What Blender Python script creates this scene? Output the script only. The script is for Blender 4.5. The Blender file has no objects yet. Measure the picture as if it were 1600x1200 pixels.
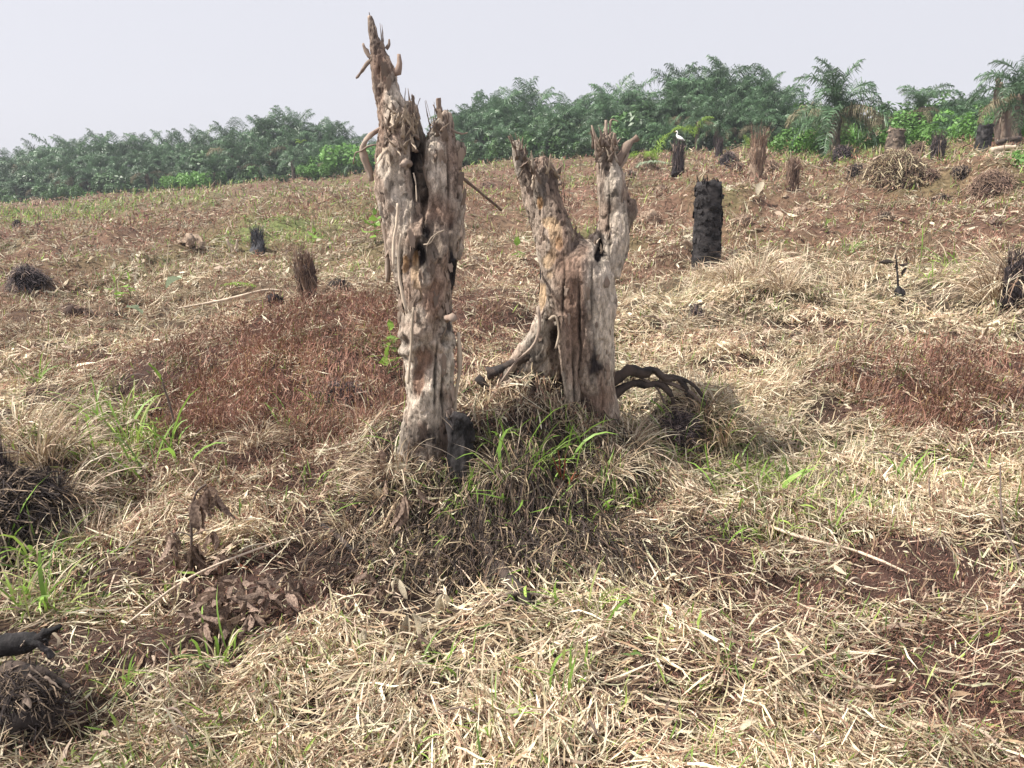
import bpy, math, random
import numpy as np
from mathutils import Vector

random.seed(7)
rng = np.random.default_rng(7)
sc = bpy.context.scene
COL = sc.collection
PI = math.pi

# ------------------------------------------------------------------ camera, sky, sun, exposure
CAM = np.array([0.0, 0.0, 1.5])
PITCH = math.radians(13.0)
F = 1200.0
cam_d = bpy.data.cameras.new('camera'); cam = bpy.data.objects.new('camera', cam_d); COL.objects.link(cam)
cam.location = CAM; cam.rotation_euler = (math.radians(90) - PITCH, 0, 0)
cam_d.lens = 27.0; cam_d.sensor_width = 36.0; cam_d.clip_start = 0.05; cam_d.clip_end = 2000
sc.camera = cam

SUN_EL = math.radians(52); SUN_AZ = math.radians(-99)   # azimuth from +Y towards +X: the sun stands left, a little beyond the stumps
w = bpy.data.worlds.new('World'); sc.world = w; w.use_nodes = True
nt = w.node_tree; bg = nt.nodes['Background']
sky = nt.nodes.new('ShaderNodeTexSky'); sky.sky_type = 'NISHITA'; sky.sun_disc = False
sky.sun_elevation = SUN_EL; sky.sun_rotation = SUN_AZ
sky.air_density = 0.8; sky.dust_density = 6.0; sky.ozone_density = 1.0
hs = nt.nodes.new('ShaderNodeMixRGB'); hs.inputs[0].default_value = 0.84; hs.inputs[2].default_value = (7.35, 7.35, 7.9, 1)
nt.links.new(sky.outputs[0], hs.inputs[1]); nt.links.new(hs.outputs[0], bg.inputs[0])
bg.inputs[1].default_value = 0.080
sd = bpy.data.lights.new('sun', 'SUN'); sun = bpy.data.objects.new('sun', sd); COL.objects.link(sun)
sd.energy = 5.0; sd.angle = math.radians(0.6); sd.color = (1.0, 0.95, 0.87)
sdir = Vector((math.sin(SUN_AZ) * math.cos(SUN_EL), math.cos(SUN_AZ) * math.cos(SUN_EL), math.sin(SUN_EL)))
sun.rotation_euler = sdir.to_track_quat('Z', 'Y').to_euler()
sun.location = (-20, 5, 40)
sc.view_settings.view_transform = 'Standard'; sc.view_settings.look = 'None'
sc.view_settings.exposure = 0.60; sc.view_settings.gamma = 1.0; sc.view_settings.use_curve_mapping = False
sc.cycles.max_bounces = 6; sc.cycles.diffuse_bounces = 3; sc.cycles.volume_bounces = 0
sc.cycles.transparent_max_bounces = 4

# ------------------------------------------------------------------ noise
def _h(ix, iy, iz, s):
    n = (ix.astype(np.int64) * 374761393 + iy.astype(np.int64) * 668265263 + iz.astype(np.int64) * 2147483647 + s * 974634777) & 0xffffffff
    n = ((n ^ (n >> 13)) * 1274126177) & 0xffffffff
    n = ((n ^ (n >> 16)) * 2246822519) & 0xffffffff
    return ((n ^ (n >> 15)) & 0xffffff) / float(0xffffff)
def noise3(x, y, z, s=0):
    x = np.asarray(x, float); y = np.asarray(y, float) + 0 * x; z = np.asarray(z, float) + 0 * x
    ix, iy, iz = np.floor(x), np.floor(y), np.floor(z)
    fx, fy, fz = x - ix, y - iy, z - iz
    fx, fy, fz = fx * fx * (3 - 2 * fx), fy * fy * (3 - 2 * fy), fz * fz * (3 - 2 * fz)
    r = 0
    for a in (0, 1):
        for b in (0, 1):
            for c in (0, 1):
                r = r + _h(ix + a, iy + b, iz + c, s) * (fx if a else 1 - fx) * (fy if b else 1 - fy) * (fz if c else 1 - fz)
    return r * 2 - 1
def noise2(x, y, s=0):
    x = np.asarray(x, float); y = np.asarray(y, float)
    ix, iy = np.floor(x), np.floor(y); fx, fy = x - ix, y - iy
    fx, fy = fx * fx * (3 - 2 * fx), fy * fy * (3 - 2 * fy); z = ix * 0
    r = (_h(ix, iy, z, s) * (1 - fx) + _h(ix + 1, iy, z, s) * fx) * (1 - fy) + (_h(ix, iy + 1, z, s) * (1 - fx) + _h(ix + 1, iy + 1, z, s) * fx) * fy
    return r * 2 - 1
def fbm2(x, y, s=0, o=3):
    r = 0; a = 0.5
    for i in range(o):
        r = r + a * noise2(x * 2 ** i + 17.3 * i, y * 2 ** i - 9.1 * i, s + i); a *= 0.5
    return r
def fbm3(x, y, z, s=0, o=3):
    r = 0; a = 0.5
    for i in range(o):
        r = r + a * noise3(x * 2 ** i, y * 2 ** i, z * 2 ** i, s + i); a *= 0.5
    return r
def sstep(a, b, x):
    t = np.clip((x - a) / (b - a), 0, 1); return t * t * (3 - 2 * t)

# ------------------------------------------------------------------ where a picture point lies in the place
cp, sp_ = math.cos(PITCH), math.sin(PITCH)
def ray(px, py):
    a = (px - 800) / F; b = (600 - py) / F
    return np.array([a, cp + b * sp_, -sp_ + b * cp])
def P(px, py, y):
    d = ray(px, py); return CAM + d * (y / d[1])
EDGE = [68, 60, 50, 44, 32]   # how far off the palm wood begins, from left to right
def base_z(x, y):
    q = 0.085 * y + 0.084 * x - 0.5
    k = 0.25
    t = x / np.maximum(y, 1)
    ye = np.interp(t, [-0.7, -0.17, 0.17, 0.37, 0.7], EDGE) + 4
    q2 = q - np.maximum(0, y - ye) * 0.11
    return k * np.logaddexp(0, q2 / k)
BUMPS = []
def bumps(x, y):
    z = 0 * x
    for cx, cy, rx, ry, h, pw in BUMPS:
        d = ((x - cx) / rx) ** 2 + ((y - cy) / ry) ** 2
        z = z + h * np.exp(-d ** pw)
    return z
def H(x, y):
    x = np.asarray(x, float); y = np.asarray(y, float)
    far = sstep(6, 20, y)
    r = base_z(x, y) + bumps(x, y)
    r = r + (0.05 + 0.24 * far) * fbm2(x * 0.8, y * 0.8, 11) * 2 + 0.035 * fbm2(x * 3.1, y * 3.1, 21) * 2
    r = r + 0.026 * fbm2(x * 9, y * 9, 23, 2) * 2 + 0.04 * fbm2(x * 4.7 + 3, y * 4.7, 27, 2) + 0.13 * sstep(4.5, 8, y) * fbm2(x * 2.3 + 3, y * 1.9, 28, 3) + 0.5 * far * fbm2(x * 0.12, y * 0.12, 31)
    return r
def G(px, py, f=None):
    d = ray(px, py); t0 = 1.0; f = f or H
    ts = np.concatenate([np.arange(1.0, 12, 0.02), np.arange(12, 120, 0.1)])
    pts = CAM[None] + d[None] * ts[:, None]
    below = pts[:, 2] < f(pts[:, 0], pts[:, 1])
    i = int(np.argmax(below)) if below.any() else len(ts) - 1
    return pts[i]
def bump(px, py, rxpx, rydep, h, pw=1.0):
    p = G(px, py, base_z); BUMPS.append((p[0], p[1], rxpx * p[1] / F, rydep, h, pw))
TB = (-0.39, 3.42)   # tall stump
SB = (0.40, 3.78)    # forked stump
BUMPS.append((-0.04, 3.74, 0.80, 0.64, 0.38, 1.7))
BUMPS.append((0.06, 3.92, 0.30, 0.24, 0.22, 1.6))
BUMPS.append((1.00, 4.02, 0.26, 0.26, 0.34, 1.6))
bump(430, 590, 230, 1.7, 0.40, 1.5)
bump(600, 540, 90, 1.2, 0.22, 1.2)
bump(20, 800, 110, 0.42, 0.30, 1.2)
bump(1190, 470, 80, 0.9, 0.28, 1.2)
bump(1400, 610, 160, 0.8, 0.10, 1.2)
bump(0, 1110, 120, 0.22, 0.10, 1.2)
bump(1560, 480, 60, 0.9, 0.28, 1.2)
bump(330, 460, 130, 1.0, 0.12, 1.2)
bump(40, 455, 60, 1.2, 0.2, 1.2)
bump(760, 480, 90, 1.0, 0.15, 1.2)
bump(1480, 900, 120, 0.25, 0.06, 1.2)
bump(1400, 300, 60, 1.2, 0.6, 1.2)
bump(1545, 300, 50, 1.0, 0.45, 1.2)
bump(1090, 330, 120, 1.5, 0.25, 1.2)

# ------------------------------------------------------------------ materials
def material(name, rough=0.85, color=(0.5, 0.5, 0.5), attr=None, nscale=20, namp=0.25, bump_s=0.0, bscale=40, stretch=(1, 1, 1), rand=0.0, trans=0.0, spec=0.2, c2=None):
    m = bpy.data.materials.new(name); m.use_nodes = True; t = m.node_tree; n = t.nodes; L = t.links
    b = n['Principled BSDF']; b.inputs['Roughness'].default_value = rough; b.inputs['Specular IOR Level'].default_value = spec
    tc = n.new('ShaderNodeTexCoord'); mp = n.new('ShaderNodeMapping'); mp.inputs['Scale'].default_value = stretch
    L.new(tc.outputs['Object'], mp.inputs[0])
    ns = n.new('ShaderNodeTexNoise'); ns.inputs['Scale'].default_value = nscale; ns.inputs['Detail'].default_value = 6
    L.new(mp.outputs[0], ns.inputs['Vector'])
    if attr:
        src = n.new('ShaderNodeAttribute'); src.attribute_name = attr; so = src.outputs['Color']
    elif c2:
        mx = n.new('ShaderNodeMixRGB'); mx.inputs[1].default_value = (*color, 1); mx.inputs[2].default_value = (*c2, 1)
        rp = n.new('ShaderNodeMapRange'); rp.inputs['From Min'].default_value = 0.38; rp.inputs['From Max'].default_value = 0.62
        L.new(ns.outputs['Fac'], rp.inputs[0]); L.new(rp.outputs[0], mx.inputs[0]); so = mx.outputs[0]
    else:
        rgb = n.new('ShaderNodeRGB'); rgb.outputs[0].default_value = (*color, 1); so = rgb.outputs[0]
    mr = n.new('ShaderNodeMapRange'); mr.inputs['From Min'].default_value = 0.3; mr.inputs['From Max'].default_value = 0.7
    mr.inputs['To Min'].default_value = 1 - namp; mr.inputs['To Max'].default_value = 1 + namp
    L.new(ns.outputs['Fac'], mr.inputs[0])
    vm = n.new('ShaderNodeVectorMath'); vm.operation = 'SCALE'; L.new(so, vm.inputs[0]); L.new(mr.outputs[0], vm.inputs['Scale'])
    out = vm.outputs[0]
    if rand:
        oi = n.new('ShaderNodeObjectInfo'); m2 = n.new('ShaderNodeMapRange'); m2.inputs['To Min'].default_value = 1 - rand; m2.inputs['To Max'].default_value = 1 + rand
        L.new(oi.outputs['Random'], m2.inputs[0]); v2 = n.new('ShaderNodeVectorMath'); v2.operation = 'SCALE'
        L.new(out, v2.inputs[0]); L.new(m2.outputs[0], v2.inputs['Scale']); out = v2.outputs[0]
    L.new(out, b.inputs['Base Color'])
    if bump_s:
        n2 = n.new('ShaderNodeTexNoise'); n2.inputs['Scale'].default_value = bscale; n2.inputs['Detail'].default_value = 8; n2.inputs['Roughness'].default_value = 0.65
        L.new(mp.outputs[0], n2.inputs['Vector']); bp = n.new('ShaderNodeBump'); bp.inputs['Strength'].default_value = bump_s; bp.inputs['Distance'].default_value = 0.01
        L.new(n2.outputs['Fac'], bp.inputs['Height']); L.new(bp.outputs[0], b.inputs['Normal'])
    if trans:
        tr = n.new('ShaderNodeBsdfTranslucent'); L.new(out, tr.inputs[0]); ms = n.new('ShaderNodeMixShader'); ms.inputs[0].default_value = trans
        L.new(b.outputs[0], ms.inputs[1]); L.new(tr.outputs[0], ms.inputs[2]); L.new(ms.outputs[0], n['Material Output'].inputs['Surface'])
    return m
M = {}
M['soil'] = material('soil', 0.95, attr='Col', nscale=9, namp=0.45, bump_s=0.9, bscale=60)
M['straw'] = material('straw', 0.7, attr='Col', nscale=60, namp=0.12, trans=0.18, spec=0.3)
M['red'] = material('dry_creeper', 0.8, attr='Col', nscale=60, namp=0.15, trans=0.12)
M['bark'] = material('bark', 0.9, attr='Col', nscale=60, namp=0.45, bump_s=1.0, bscale=120, stretch=(1, 1, 0.36))
def add_checks(m, scale=85, st=(1, 1, .16), dark=.68):
    t = m.node_tree; n = t.nodes; L = t.links; b = n['Principled BSDF']
    tc = n.new('ShaderNodeTexCoord'); mp = n.new('ShaderNodeMapping'); mp.inputs['Scale'].default_value = st
    wn = n.new('ShaderNodeTexNoise'); wn.inputs['Scale'].default_value = 25; wn.inputs['Detail'].default_value = 3
    ad = n.new('ShaderNodeVectorMath'); ad.operation = 'MULTIPLY_ADD'; ad.inputs[1].default_value = (.05, .05, .05)
    L.new(tc.outputs['Object'], wn.inputs['Vector']); L.new(wn.outputs['Color'], ad.inputs[0]); L.new(tc.outputs['Object'], ad.inputs[2]); L.new(ad.outputs[0], mp.inputs[0])
    vo = n.new('ShaderNodeTexVoronoi'); vo.feature = 'DISTANCE_TO_EDGE'; vo.inputs['Scale'].default_value = scale; L.new(mp.outputs[0], vo.inputs['Vector'])
    mr = n.new('ShaderNodeMapRange'); mr.inputs['From Max'].default_value = .11; mr.inputs['To Min'].default_value = dark; mr.inputs['To Max'].default_value = 1.06; L.new(vo.outputs['Distance'], mr.inputs[0])
    src = b.inputs['Base Color'].links[0].from_socket; vm = n.new('ShaderNodeVectorMath'); vm.operation = 'SCALE'; L.new(src, vm.inputs[0]); L.new(mr.outputs[0], vm.inputs['Scale']); L.new(vm.outputs[0], b.inputs['Base Color'])
    bp = n.new('ShaderNodeBump'); bp.inputs['Strength'].default_value = .5; bp.inputs['Distance'].default_value = .004; L.new(mr.outputs[0], bp.inputs['Height'])
    L.new(b.inputs['Normal'].links[0].from_socket, bp.inputs['Normal']); L.new(bp.outputs[0], b.inputs['Normal'])
add_checks(M['bark'])
M['charpost'] = material('charred_palm_bark', 0.75, (0.018, 0.016, 0.017), nscale=7, namp=0.7, bump_s=1.0, bscale=30, stretch=(1, 1, 1.8), c2=(0.05, 0.045, 0.045))
M['flake'] = material('loose_bark', 0.9, (.44, .35, .28), nscale=30, namp=.35, bump_s=.7, bscale=80, rand=.35, c2=(.27, .19, .145))
M['char'] = material('charred_wood', 0.7, (0.014, 0.013, 0.014), nscale=14, namp=0.5, bump_s=1.0, bscale=40, stretch=(1, 1, 0.5), c2=(0.045, 0.04, 0.04))
M['wood'] = material('weathered_wood', 0.85, (0.38, 0.30, 0.24), nscale=12, namp=0.3, bump_s=0.6, bscale=60, stretch=(1, 1, 0.3), rand=0.3, c2=(0.20, 0.145, 0.115))
M['palewood'] = material('pale_wood', 0.85, (0.48, 0.39, 0.30), nscale=12, namp=0.3, bump_s=0.5, bscale=60, stretch=(1, 1, 0.3), rand=0.25)
M['twig'] = material('twig_bark', 0.85, (0.17, 0.13, 0.11), nscale=30, namp=0.4, bump_s=0.5, bscale=80, rand=0.3)
M['rootwood'] = material('root_bark', 0.85, (0.12, 0.09, 0.075), nscale=14, namp=0.4, bump_s=0.9, bscale=50, c2=(0.03, 0.026, 0.025))
M['fibre'] = material('palm_fibre', 0.9, attr='Col', nscale=40, namp=0.3)
M['deadleaf'] = material('dead_leaf', 0.75, (0.18, 0.125, 0.10), nscale=16, namp=0.3, trans=0.25, rand=0.35, c2=(0.30, 0.22, 0.17))
M['paleleaf'] = material('pale_dry_leaf', 0.7, (0.50, 0.44, 0.33), nscale=20, namp=0.25, trans=0.2, rand=0.25)
M['redleaf'] = material('russet_leaf', 0.75, (0.32, 0.11, 0.06), nscale=20, namp=0.3, trans=0.2, rand=0.3)
M['green'] = material('green_blade', 0.5, (0.23, 0.38, 0.07), nscale=10, namp=0.2, trans=0.35, rand=0.3, spec=0.4)
M['greenstuff'] = material('green_grass', 0.6, attr='Col', nscale=20, namp=0.2, trans=0.3, spec=0.35)
M['yellowgreen'] = material('yellow_green_leaf', 0.55, (0.22, 0.34, 0.06), nscale=20, namp=0.2, trans=0.35, rand=0.2)
M['palegreen'] = material('pale_green_leaf', 0.5, (0.42, 0.52, 0.36), nscale=20, namp=0.15, trans=0.2)
M['frond'] = material('palm_frond', 0.42, (0.088, 0.160, 0.078), nscale=2, namp=0.3, trans=0.22, rand=0.4, spec=0.6)
M['fronddry'] = material('dry_palm_frond', 0.6, (0.22, 0.19, 0.12), nscale=3, namp=0.3, trans=0.2, rand=0.3)
M['bushdark'] = material('dark_bush_leaf', 0.45, (0.075, 0.135, 0.055), nscale=1.5, namp=0.5, trans=0.22, rand=0.35, spec=0.5)
M['bushmid'] = material('green_bush_leaf', 0.45, (0.075, 0.15, 0.045), nscale=1.5, namp=0.4, trans=0.25, rand=0.3, spec=0.5)
M['bushbright'] = material('bright_bush_leaf', 0.5, (0.13, 0.27, 0.06), nscale=1.5, namp=0.4, trans=0.3, rand=0.25, spec=0.4)
M['palmtrunk'] = material('palm_trunk', 0.9, (0.09, 0.07, 0.06), nscale=6, namp=0.4, bump_s=1.0, bscale=14, c2=(0.17, 0.13, 0.10))
M['feather'] = material('white_feather', 0.6, (0.85, 0.85, 0.84), namp=0.03)
M['beak'] = material('yellow_beak', 0.5, (0.6, 0.42, 0.10), namp=0.05)
M['birdleg'] = material('dark_bird_leg', 0.5, (0.03, 0.03, 0.03), namp=0.05)

# ------------------------------------------------------------------ mesh helpers
def mesh_np(name, V, Fc, cols=None, smooth=True):
    me = bpy.data.meshes.new(name)
    V = np.asarray(V, np.float32)
    Fc = np.asarray(Fc, np.int32); k = Fc.shape[1]
    me.vertices.add(len(V)); me.vertices.foreach_set('co', V.ravel())
    me.loops.add(Fc.size); me.loops.foreach_set('vertex_index', Fc.ravel())
    me.polygons.add(len(Fc)); me.polygons.foreach_set('loop_start', np.arange(0, Fc.size, k, dtype=np.int32))
    try: me.polygons.foreach_set('loop_total', np.full(len(Fc), k, dtype=np.int32))
    except Exception: pass
    me.update(calc_edges=True)
    if smooth: me.polygons.foreach_set('use_smooth', np.ones(len(Fc), bool))
    if cols is not None:
        a = me.color_attributes.new('Col', 'FLOAT_COLOR', 'POINT')
        c = np.ones((len(V), 4), np.float32); c[:, :3] = cols; a.data.foreach_set('color', c.ravel())
    return me
def ribbons(C, W, cols):
    """C (N,K,3) centre lines, W (N,K,3) half-width vectors, cols (N,3)"""
    N, K, _ = C.shape
    V = np.stack([C - W, C + W], 2).reshape(N * K * 2, 3)
    b = (np.arange(N) * K * 2)[:, None] + (np.arange(K - 1) * 2)[None]
    Fc = np.stack([b, b + 1, b + 3, b + 2], -1).reshape(-1, 4)
    return V, Fc, np.repeat(cols, K * 2, 0)
def join(parts):
    V = []; Fs = []; Cc = []; o = 0
    for v, f, c in parts:
        V.append(v); Fs.append(f + o); Cc.append(c); o += len(v)
    return np.concatenate(V), np.concatenate(Fs), np.concatenate(Cc)
def tube(pts, rad, n=8, rough=0.0, seed=0, cap=True):
    """closed quad tube; returns V, F (quads)"""
    pts = np.asarray(pts, float); rad = np.asarray(rad, float); K = len(pts)
    T = np.gradient(pts, axis=0); T /= np.linalg.norm(T, axis=1)[:, None] + 1e-9
    up = np.array([0.0, 1.0, 0.0]) if abs(T[:, 1]).mean() < 0.8 else np.array([1.0, 0, 0])
    A = np.cross(T, up); A /= np.linalg.norm(A, axis=1)[:, None] + 1e-9; B = np.cross(T, A)
    th = np.arange(n) / n * 2 * PI
    rr = rad[:, None] * (1 + rough * (noise2(np.cos(th)[None] * 1.7 + np.arange(K)[:, None] * 0.6, np.sin(th)[None] * 1.7 + seed * 3.1 + 0 * rad[:, None], seed)))
    V = pts[:, None] + rr[..., None] * (np.cos(th)[None, :, None] * A[:, None] + np.sin(th)[None, :, None] * B[:, None])
    V = V.reshape(-1, 3)
    Fs = []
    for i in range(K - 1):
        for j in range(n):
            a = i * n + j; b2 = i * n + (j + 1) % n
            Fs.append((a, b2, b2 + n, a + n))
    if cap:
        c0 = len(V); V = np.vstack([V, pts[0], pts[-1]])
        for j in range(0, n, 2):
            Fs.append((c0, (j + 2) % n, j + 1, j)); e = (K - 1) * n
            Fs.append((c0 + 1, e + j, e + j + 1, e + (j + 2) % n))
    return V, np.array(Fs, np.int32)
def resample(pts, vals, m):
    pts = np.asarray(pts, float); vals = np.asarray(vals, float); K = len(pts)
    t = np.linspace(0, K - 1, m); i = np.clip(t.astype(int), 0, K - 2); f = (t - i)[:, None]
    def g(a, j): return a[np.clip(j, 0, K - 1)]
    p0, p1, p2, p3 = g(pts, i - 1), g(pts, i), g(pts, i + 1), g(pts, i + 2)
    q = 0.5 * ((2 * p1) + (-p0 + p2) * f + (2 * p0 - 5 * p1 + 4 * p2 - p3) * f ** 2 + (-p0 + 3 * p1 - 3 * p2 + p3) * f ** 3)
    v = np.interp(t, np.arange(K), vals); return q, v
def link(name, me, mat, parent=None, loc=(0, 0, 0), rot=(0, 0, 0), scale=(1, 1, 1)):
    if mat is not None and not me.materials: me.materials.append(mat)
    o = bpy.data.objects.new(name, me); COL.objects.link(o)
    o.location = loc; o.rotation_euler = rot; o.scale = scale
    if parent is not None: o.parent = parent
    return o
def thing(name, label, cat, loc=(0, 0, 0), rot=(0, 0, 0), group=None, scale=1.0):
    o = bpy.data.objects.new(name, None); COL.objects.link(o); o.empty_display_size = 0.1
    o.location = [float(c) for c in loc]; o.rotation_euler = rot; o.scale = (scale,) * 3 if not isinstance(scale, tuple) else scale
    o['label'] = label; o['category'] = cat
    if group: o['group'] = group
    return o
def tag(o, label=None, cat=None, group=None, kind=None):
    if label: o['label'] = label
    if cat: o['category'] = cat
    if group: o['group'] = group
    if kind: o['kind'] = kind
    return o

# ------------------------------------------------------------------ ground
PATCH = []   # (cx, cy, rx, ry, red, straw, green)
def patch(px, py, rxp, ryp, red=0, straw=0, green=0):
    p = G(px, py); p2 = G(px, py - ryp); p1 = G(px, py + ryp)
    PATCH.append((p[0], p[1], rxp * p[1] / F, max(0.12, (p2[1] - p1[1]) / 2), red, straw, green))
for a in [(420, 580, 210, 90, 1.6, -1.3, 0), (560, 500, 90, 50, 1.5, -1, 0), (140, 490, 130, 40, .5, .1, 0), (80, 590, 110, 30, .7, 0, 0),
          (770, 520, 60, 25, 1.3, -1, 0), (1450, 560, 170, 45, 1.0, -.6, 0), (1420, 640, 190, 60, 1.1, -.6, 0), (1330, 640, 80, 30, .8, -.2, 0), (1540, 700, 60, 50, .8, -.4, 0),
          (1380, 960, 260, 90, 1.1, .05, 0), (1480, 1090, 200, 110, .9, .1, 0), (1200, 1010, 120, 60, .8, -.2, 0), (1250, 300, 360, 45, 1.2, -1, 0), (1450, 330, 180, 30, 1.2, -.8, 0),
          (320, 380, 240, 22, 1.1, -.7, 0), (90, 400, 130, 30, .5, -.2, .1), (1010, 340, 60, 30, 1.1, -.6, 0), (770, 310, 100, 40, .5, -.2, 0),
          (560, 330, 160, 20, .2, 0, .3), (440, 350, 80, 14, -.3, 0, .9), (100, 335, 160, 12, -.3, 0, .6), (270, 1010, 60, 30, .3, 0, 0), (260, 1100, 90, 40, .5, 0, 0),
          (330, 780, 230, 70, -.6, 1, 0), (700, 1080, 330, 110, -.25, .8, 0), (1130, 560, 200, 110, -.5, 1, 0), (1250, 430, 260, 60, -.6, .9, .05), (130, 870, 120, 90, -.3, .7, .05),
          (240, 450, 220, 30, -.2, .6, .1), (190, 670, 70, 50, -.3, .2, .6), (1190, 760, 110, 60, -.3, .3, .6), (60, 900, 70, 80, -.2, .2, .4), (1270, 560, 60, 20, 0, .1, .15),
          (1320, 400, 60, 25, 0, .2, .4), (1480, 250, 120, 12, -1, 0, 1.6), (1330, 470, 120, 20, 0, .5, .25), (480, 640, 90, 25, 0, .3, .3), (970, 640, 60, 40, 0, .2, .3),
          (1150, 690, 160, 60, -.5, 1, .1), (1330, 790, 150, 60, -.3, .9, 0), (790, 960, 120, 50, -.3, -.4, 0), (745, 815, 165, 95, -1.3, -2.6, .2), (890, 790, 90, 70, -.8, -1.6, .1), (1010, 640, 50, 30, -1, -1.5, 0), (1080, 670, 70, 30, -1, -1.3, 0), (60, 780, 90, 60, -.6, -.8, 0), (40, 1070, 90, 50, -.3, -.3, 0), (520, 860, 40, 25, -.5, -.5, 0), (260, 900, 130, 50, 0, .6, .05), (180, 930, 90, 40, 0, .5, .15), (150, 690, 110, 60, -.3, 0, .5), (1200, 790, 150, 60, -.2, 0, .4), (80, 930, 110, 80, 0, 0, .4), (780, 730, 150, 60, 0, 0, .5), (650, 1050, 150, 60, 0, 0, .15), (380, 970, 60, 20, -.5, -.5, 0), (1010, 800, 60, 35, -.5, -.8, .1), (560, 620, 60, 30, 0, -.8, 0)]:  # thinned straw bares dark soil, standing in for shadow on and around the mound
    patch(*a)
def fields(x, y):
    red = 0.30 + 1.1 * fbm2(x * 0.55, y * 0.45, 51) + 0.5 * fbm2(x * 2.3, y * 2.0, 57)
    straw = 0.75 + 0.9 * fbm2(x * 0.6 + 9, y * 0.5, 61); green = 0.09 + 0.75 * np.clip(fbm2(x * 0.7, y * 0.5 + 5, 71, 3), 0, 1)
    wx = x + 0.16 * np.sqrt(np.maximum(y, .5)) * noise2(x * 1.9 + 3, y * 1.9, 81) + .05 * noise2(x * 9, y * 9, 83)
    wy = y + 0.22 * np.sqrt(np.maximum(y, .5)) * noise2(x * 1.7, y * 1.7 + 8, 82) + .05 * noise2(x * 9, y * 9, 84)
    for cx, cy, rx, ry, r, s, g in PATCH:
        e = np.exp(-(((wx - cx) / rx) ** 2 + ((wy - cy) / ry) ** 2))
        red = red + r * e; straw = straw + s * e; green = green + g * e
    far = sstep(9, 24, y)
    red = red + 0.22 + 0.36 * far
    straw = straw * (1 - (.2 + .3 * sstep(4.5, 6, y)) * np.clip(red - .25, 0, 1))
    return np.clip(red, 0, 1.5), np.clip(straw, 0.26 - 0.2 * np.exp(-(((x + .02) / .46) ** 2 + ((y - 3.12) / .34) ** 2) ** 2), 1.6), np.clip(green, 0, 1.5)  # straw floor drops on the mound front: burnt soil plus painted-in shadow

def axis(a, b, near, dens):
    out = [a]; v = a
    while v < b:
        v += dens(v); out.append(v)
    return np.array(out)
ys = axis(-3, 6, 0, lambda v: 0.05 if v > 1 else 0.3)[:-1]
ys = np.concatenate([ys, axis(6, 118, 0, lambda v: 0.05 + (v - 6) * 0.022)[0:]])
tt = np.concatenate([[-1.5, -1.35, -1.2, -1.1], np.linspace(-1.0, 1.0, 220), [1.1, 1.2, 1.35, 1.5]])
XX = tt[None, :] * (np.maximum(np.abs(ys), 0) * 0.86 + 1.6)[:, None]; YY = np.repeat(ys[:, None], len(tt), 1)
ZZ = H(XX, YY)
nx = len(tt); ny = len(ys)
idx = (np.arange(ny - 1) * nx)[:, None] + np.arange(nx - 1)[None]
gF = np.stack([idx, idx + 1, idx + nx + 1, idx + nx], -1).reshape(-1, 4)
gr, gs, gg = fields(XX.ravel(), YY.ravel())
farw = sstep(5, 16, YY.ravel())[:, None]
rr = np.clip(gr, 0, 1)[:, None]; gw = np.clip(gg * 1.0, 0, 1)[:, None]
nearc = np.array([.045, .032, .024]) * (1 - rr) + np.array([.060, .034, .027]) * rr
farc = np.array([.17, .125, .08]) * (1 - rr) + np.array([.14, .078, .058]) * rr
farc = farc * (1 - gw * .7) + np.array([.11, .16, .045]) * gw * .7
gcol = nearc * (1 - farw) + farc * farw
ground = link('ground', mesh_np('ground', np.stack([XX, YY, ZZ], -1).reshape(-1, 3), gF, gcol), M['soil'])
tag(ground, kind='structure', label='gently rising cleared field of dark soil')

# ------------------------------------------------------------------ litter (straw, red-brown creeper bits, green grass): nobody could count it
ST = np.array([[.66, .55, .40], [.54, .43, .28], [.76, .68, .51], [.40, .28, .18], [.40, .36, .22], [.25, .165, .115], [.60, .47, .36], [.54, .53, .35]])
SP = np.array([.26, .18, .14, .12, .08, .10, .07, .06])
RD = np.array([[.27, .135, .10], [.35, .19, .14], [.18, .085, .068], [.42, .27, .20], [.29, .18, .09], [.54, .42, .31]])
RP = np.array([.28, .26, .18, .13, .08, .07])
GR = np.array([[.22, .34, .07], [.33, .46, .10], [.13, .22, .06], [.42, .47, .17]])
GP = np.array([.35, .25, .2, .2])
def scatter(n, y0, y1, which, thr=1.0):
    """positions with density following the field, uniform on the ground within a distance band"""
    out = []; got = 0
    while got < n:
        k = n * 3
        y = 1 / (1 / y0 + rng.random(k) * (1 / y1 - 1 / y0)) if which != 'none' else y0
        x = (rng.random(k) * 2 - 1) * (0.76 * y + 0.35)
        f = fields(x, y); v = {'red': f[0], 'straw': f[1], 'green': f[2], 'redmound': np.clip(f[0] - .95, 0, 1) * 3}[which]
        v = v * ((0.45 if which == 'red' else np.where(y < 4.5, .26, .14)) + 1.1 * np.clip(noise2(x * 5, y * 5, 91) * 1.5 + .35, 0, 1))   # holes where soil shows
        m = rng.random(k) < v / thr
        out.append(np.stack([x[m], y[m]], -1)); got += m.sum()
    return np.concatenate(out)[:n]
TREES_KEEP = [(TB[0], TB[1], .15), (SB[0], SB[1], .17)]
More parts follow.
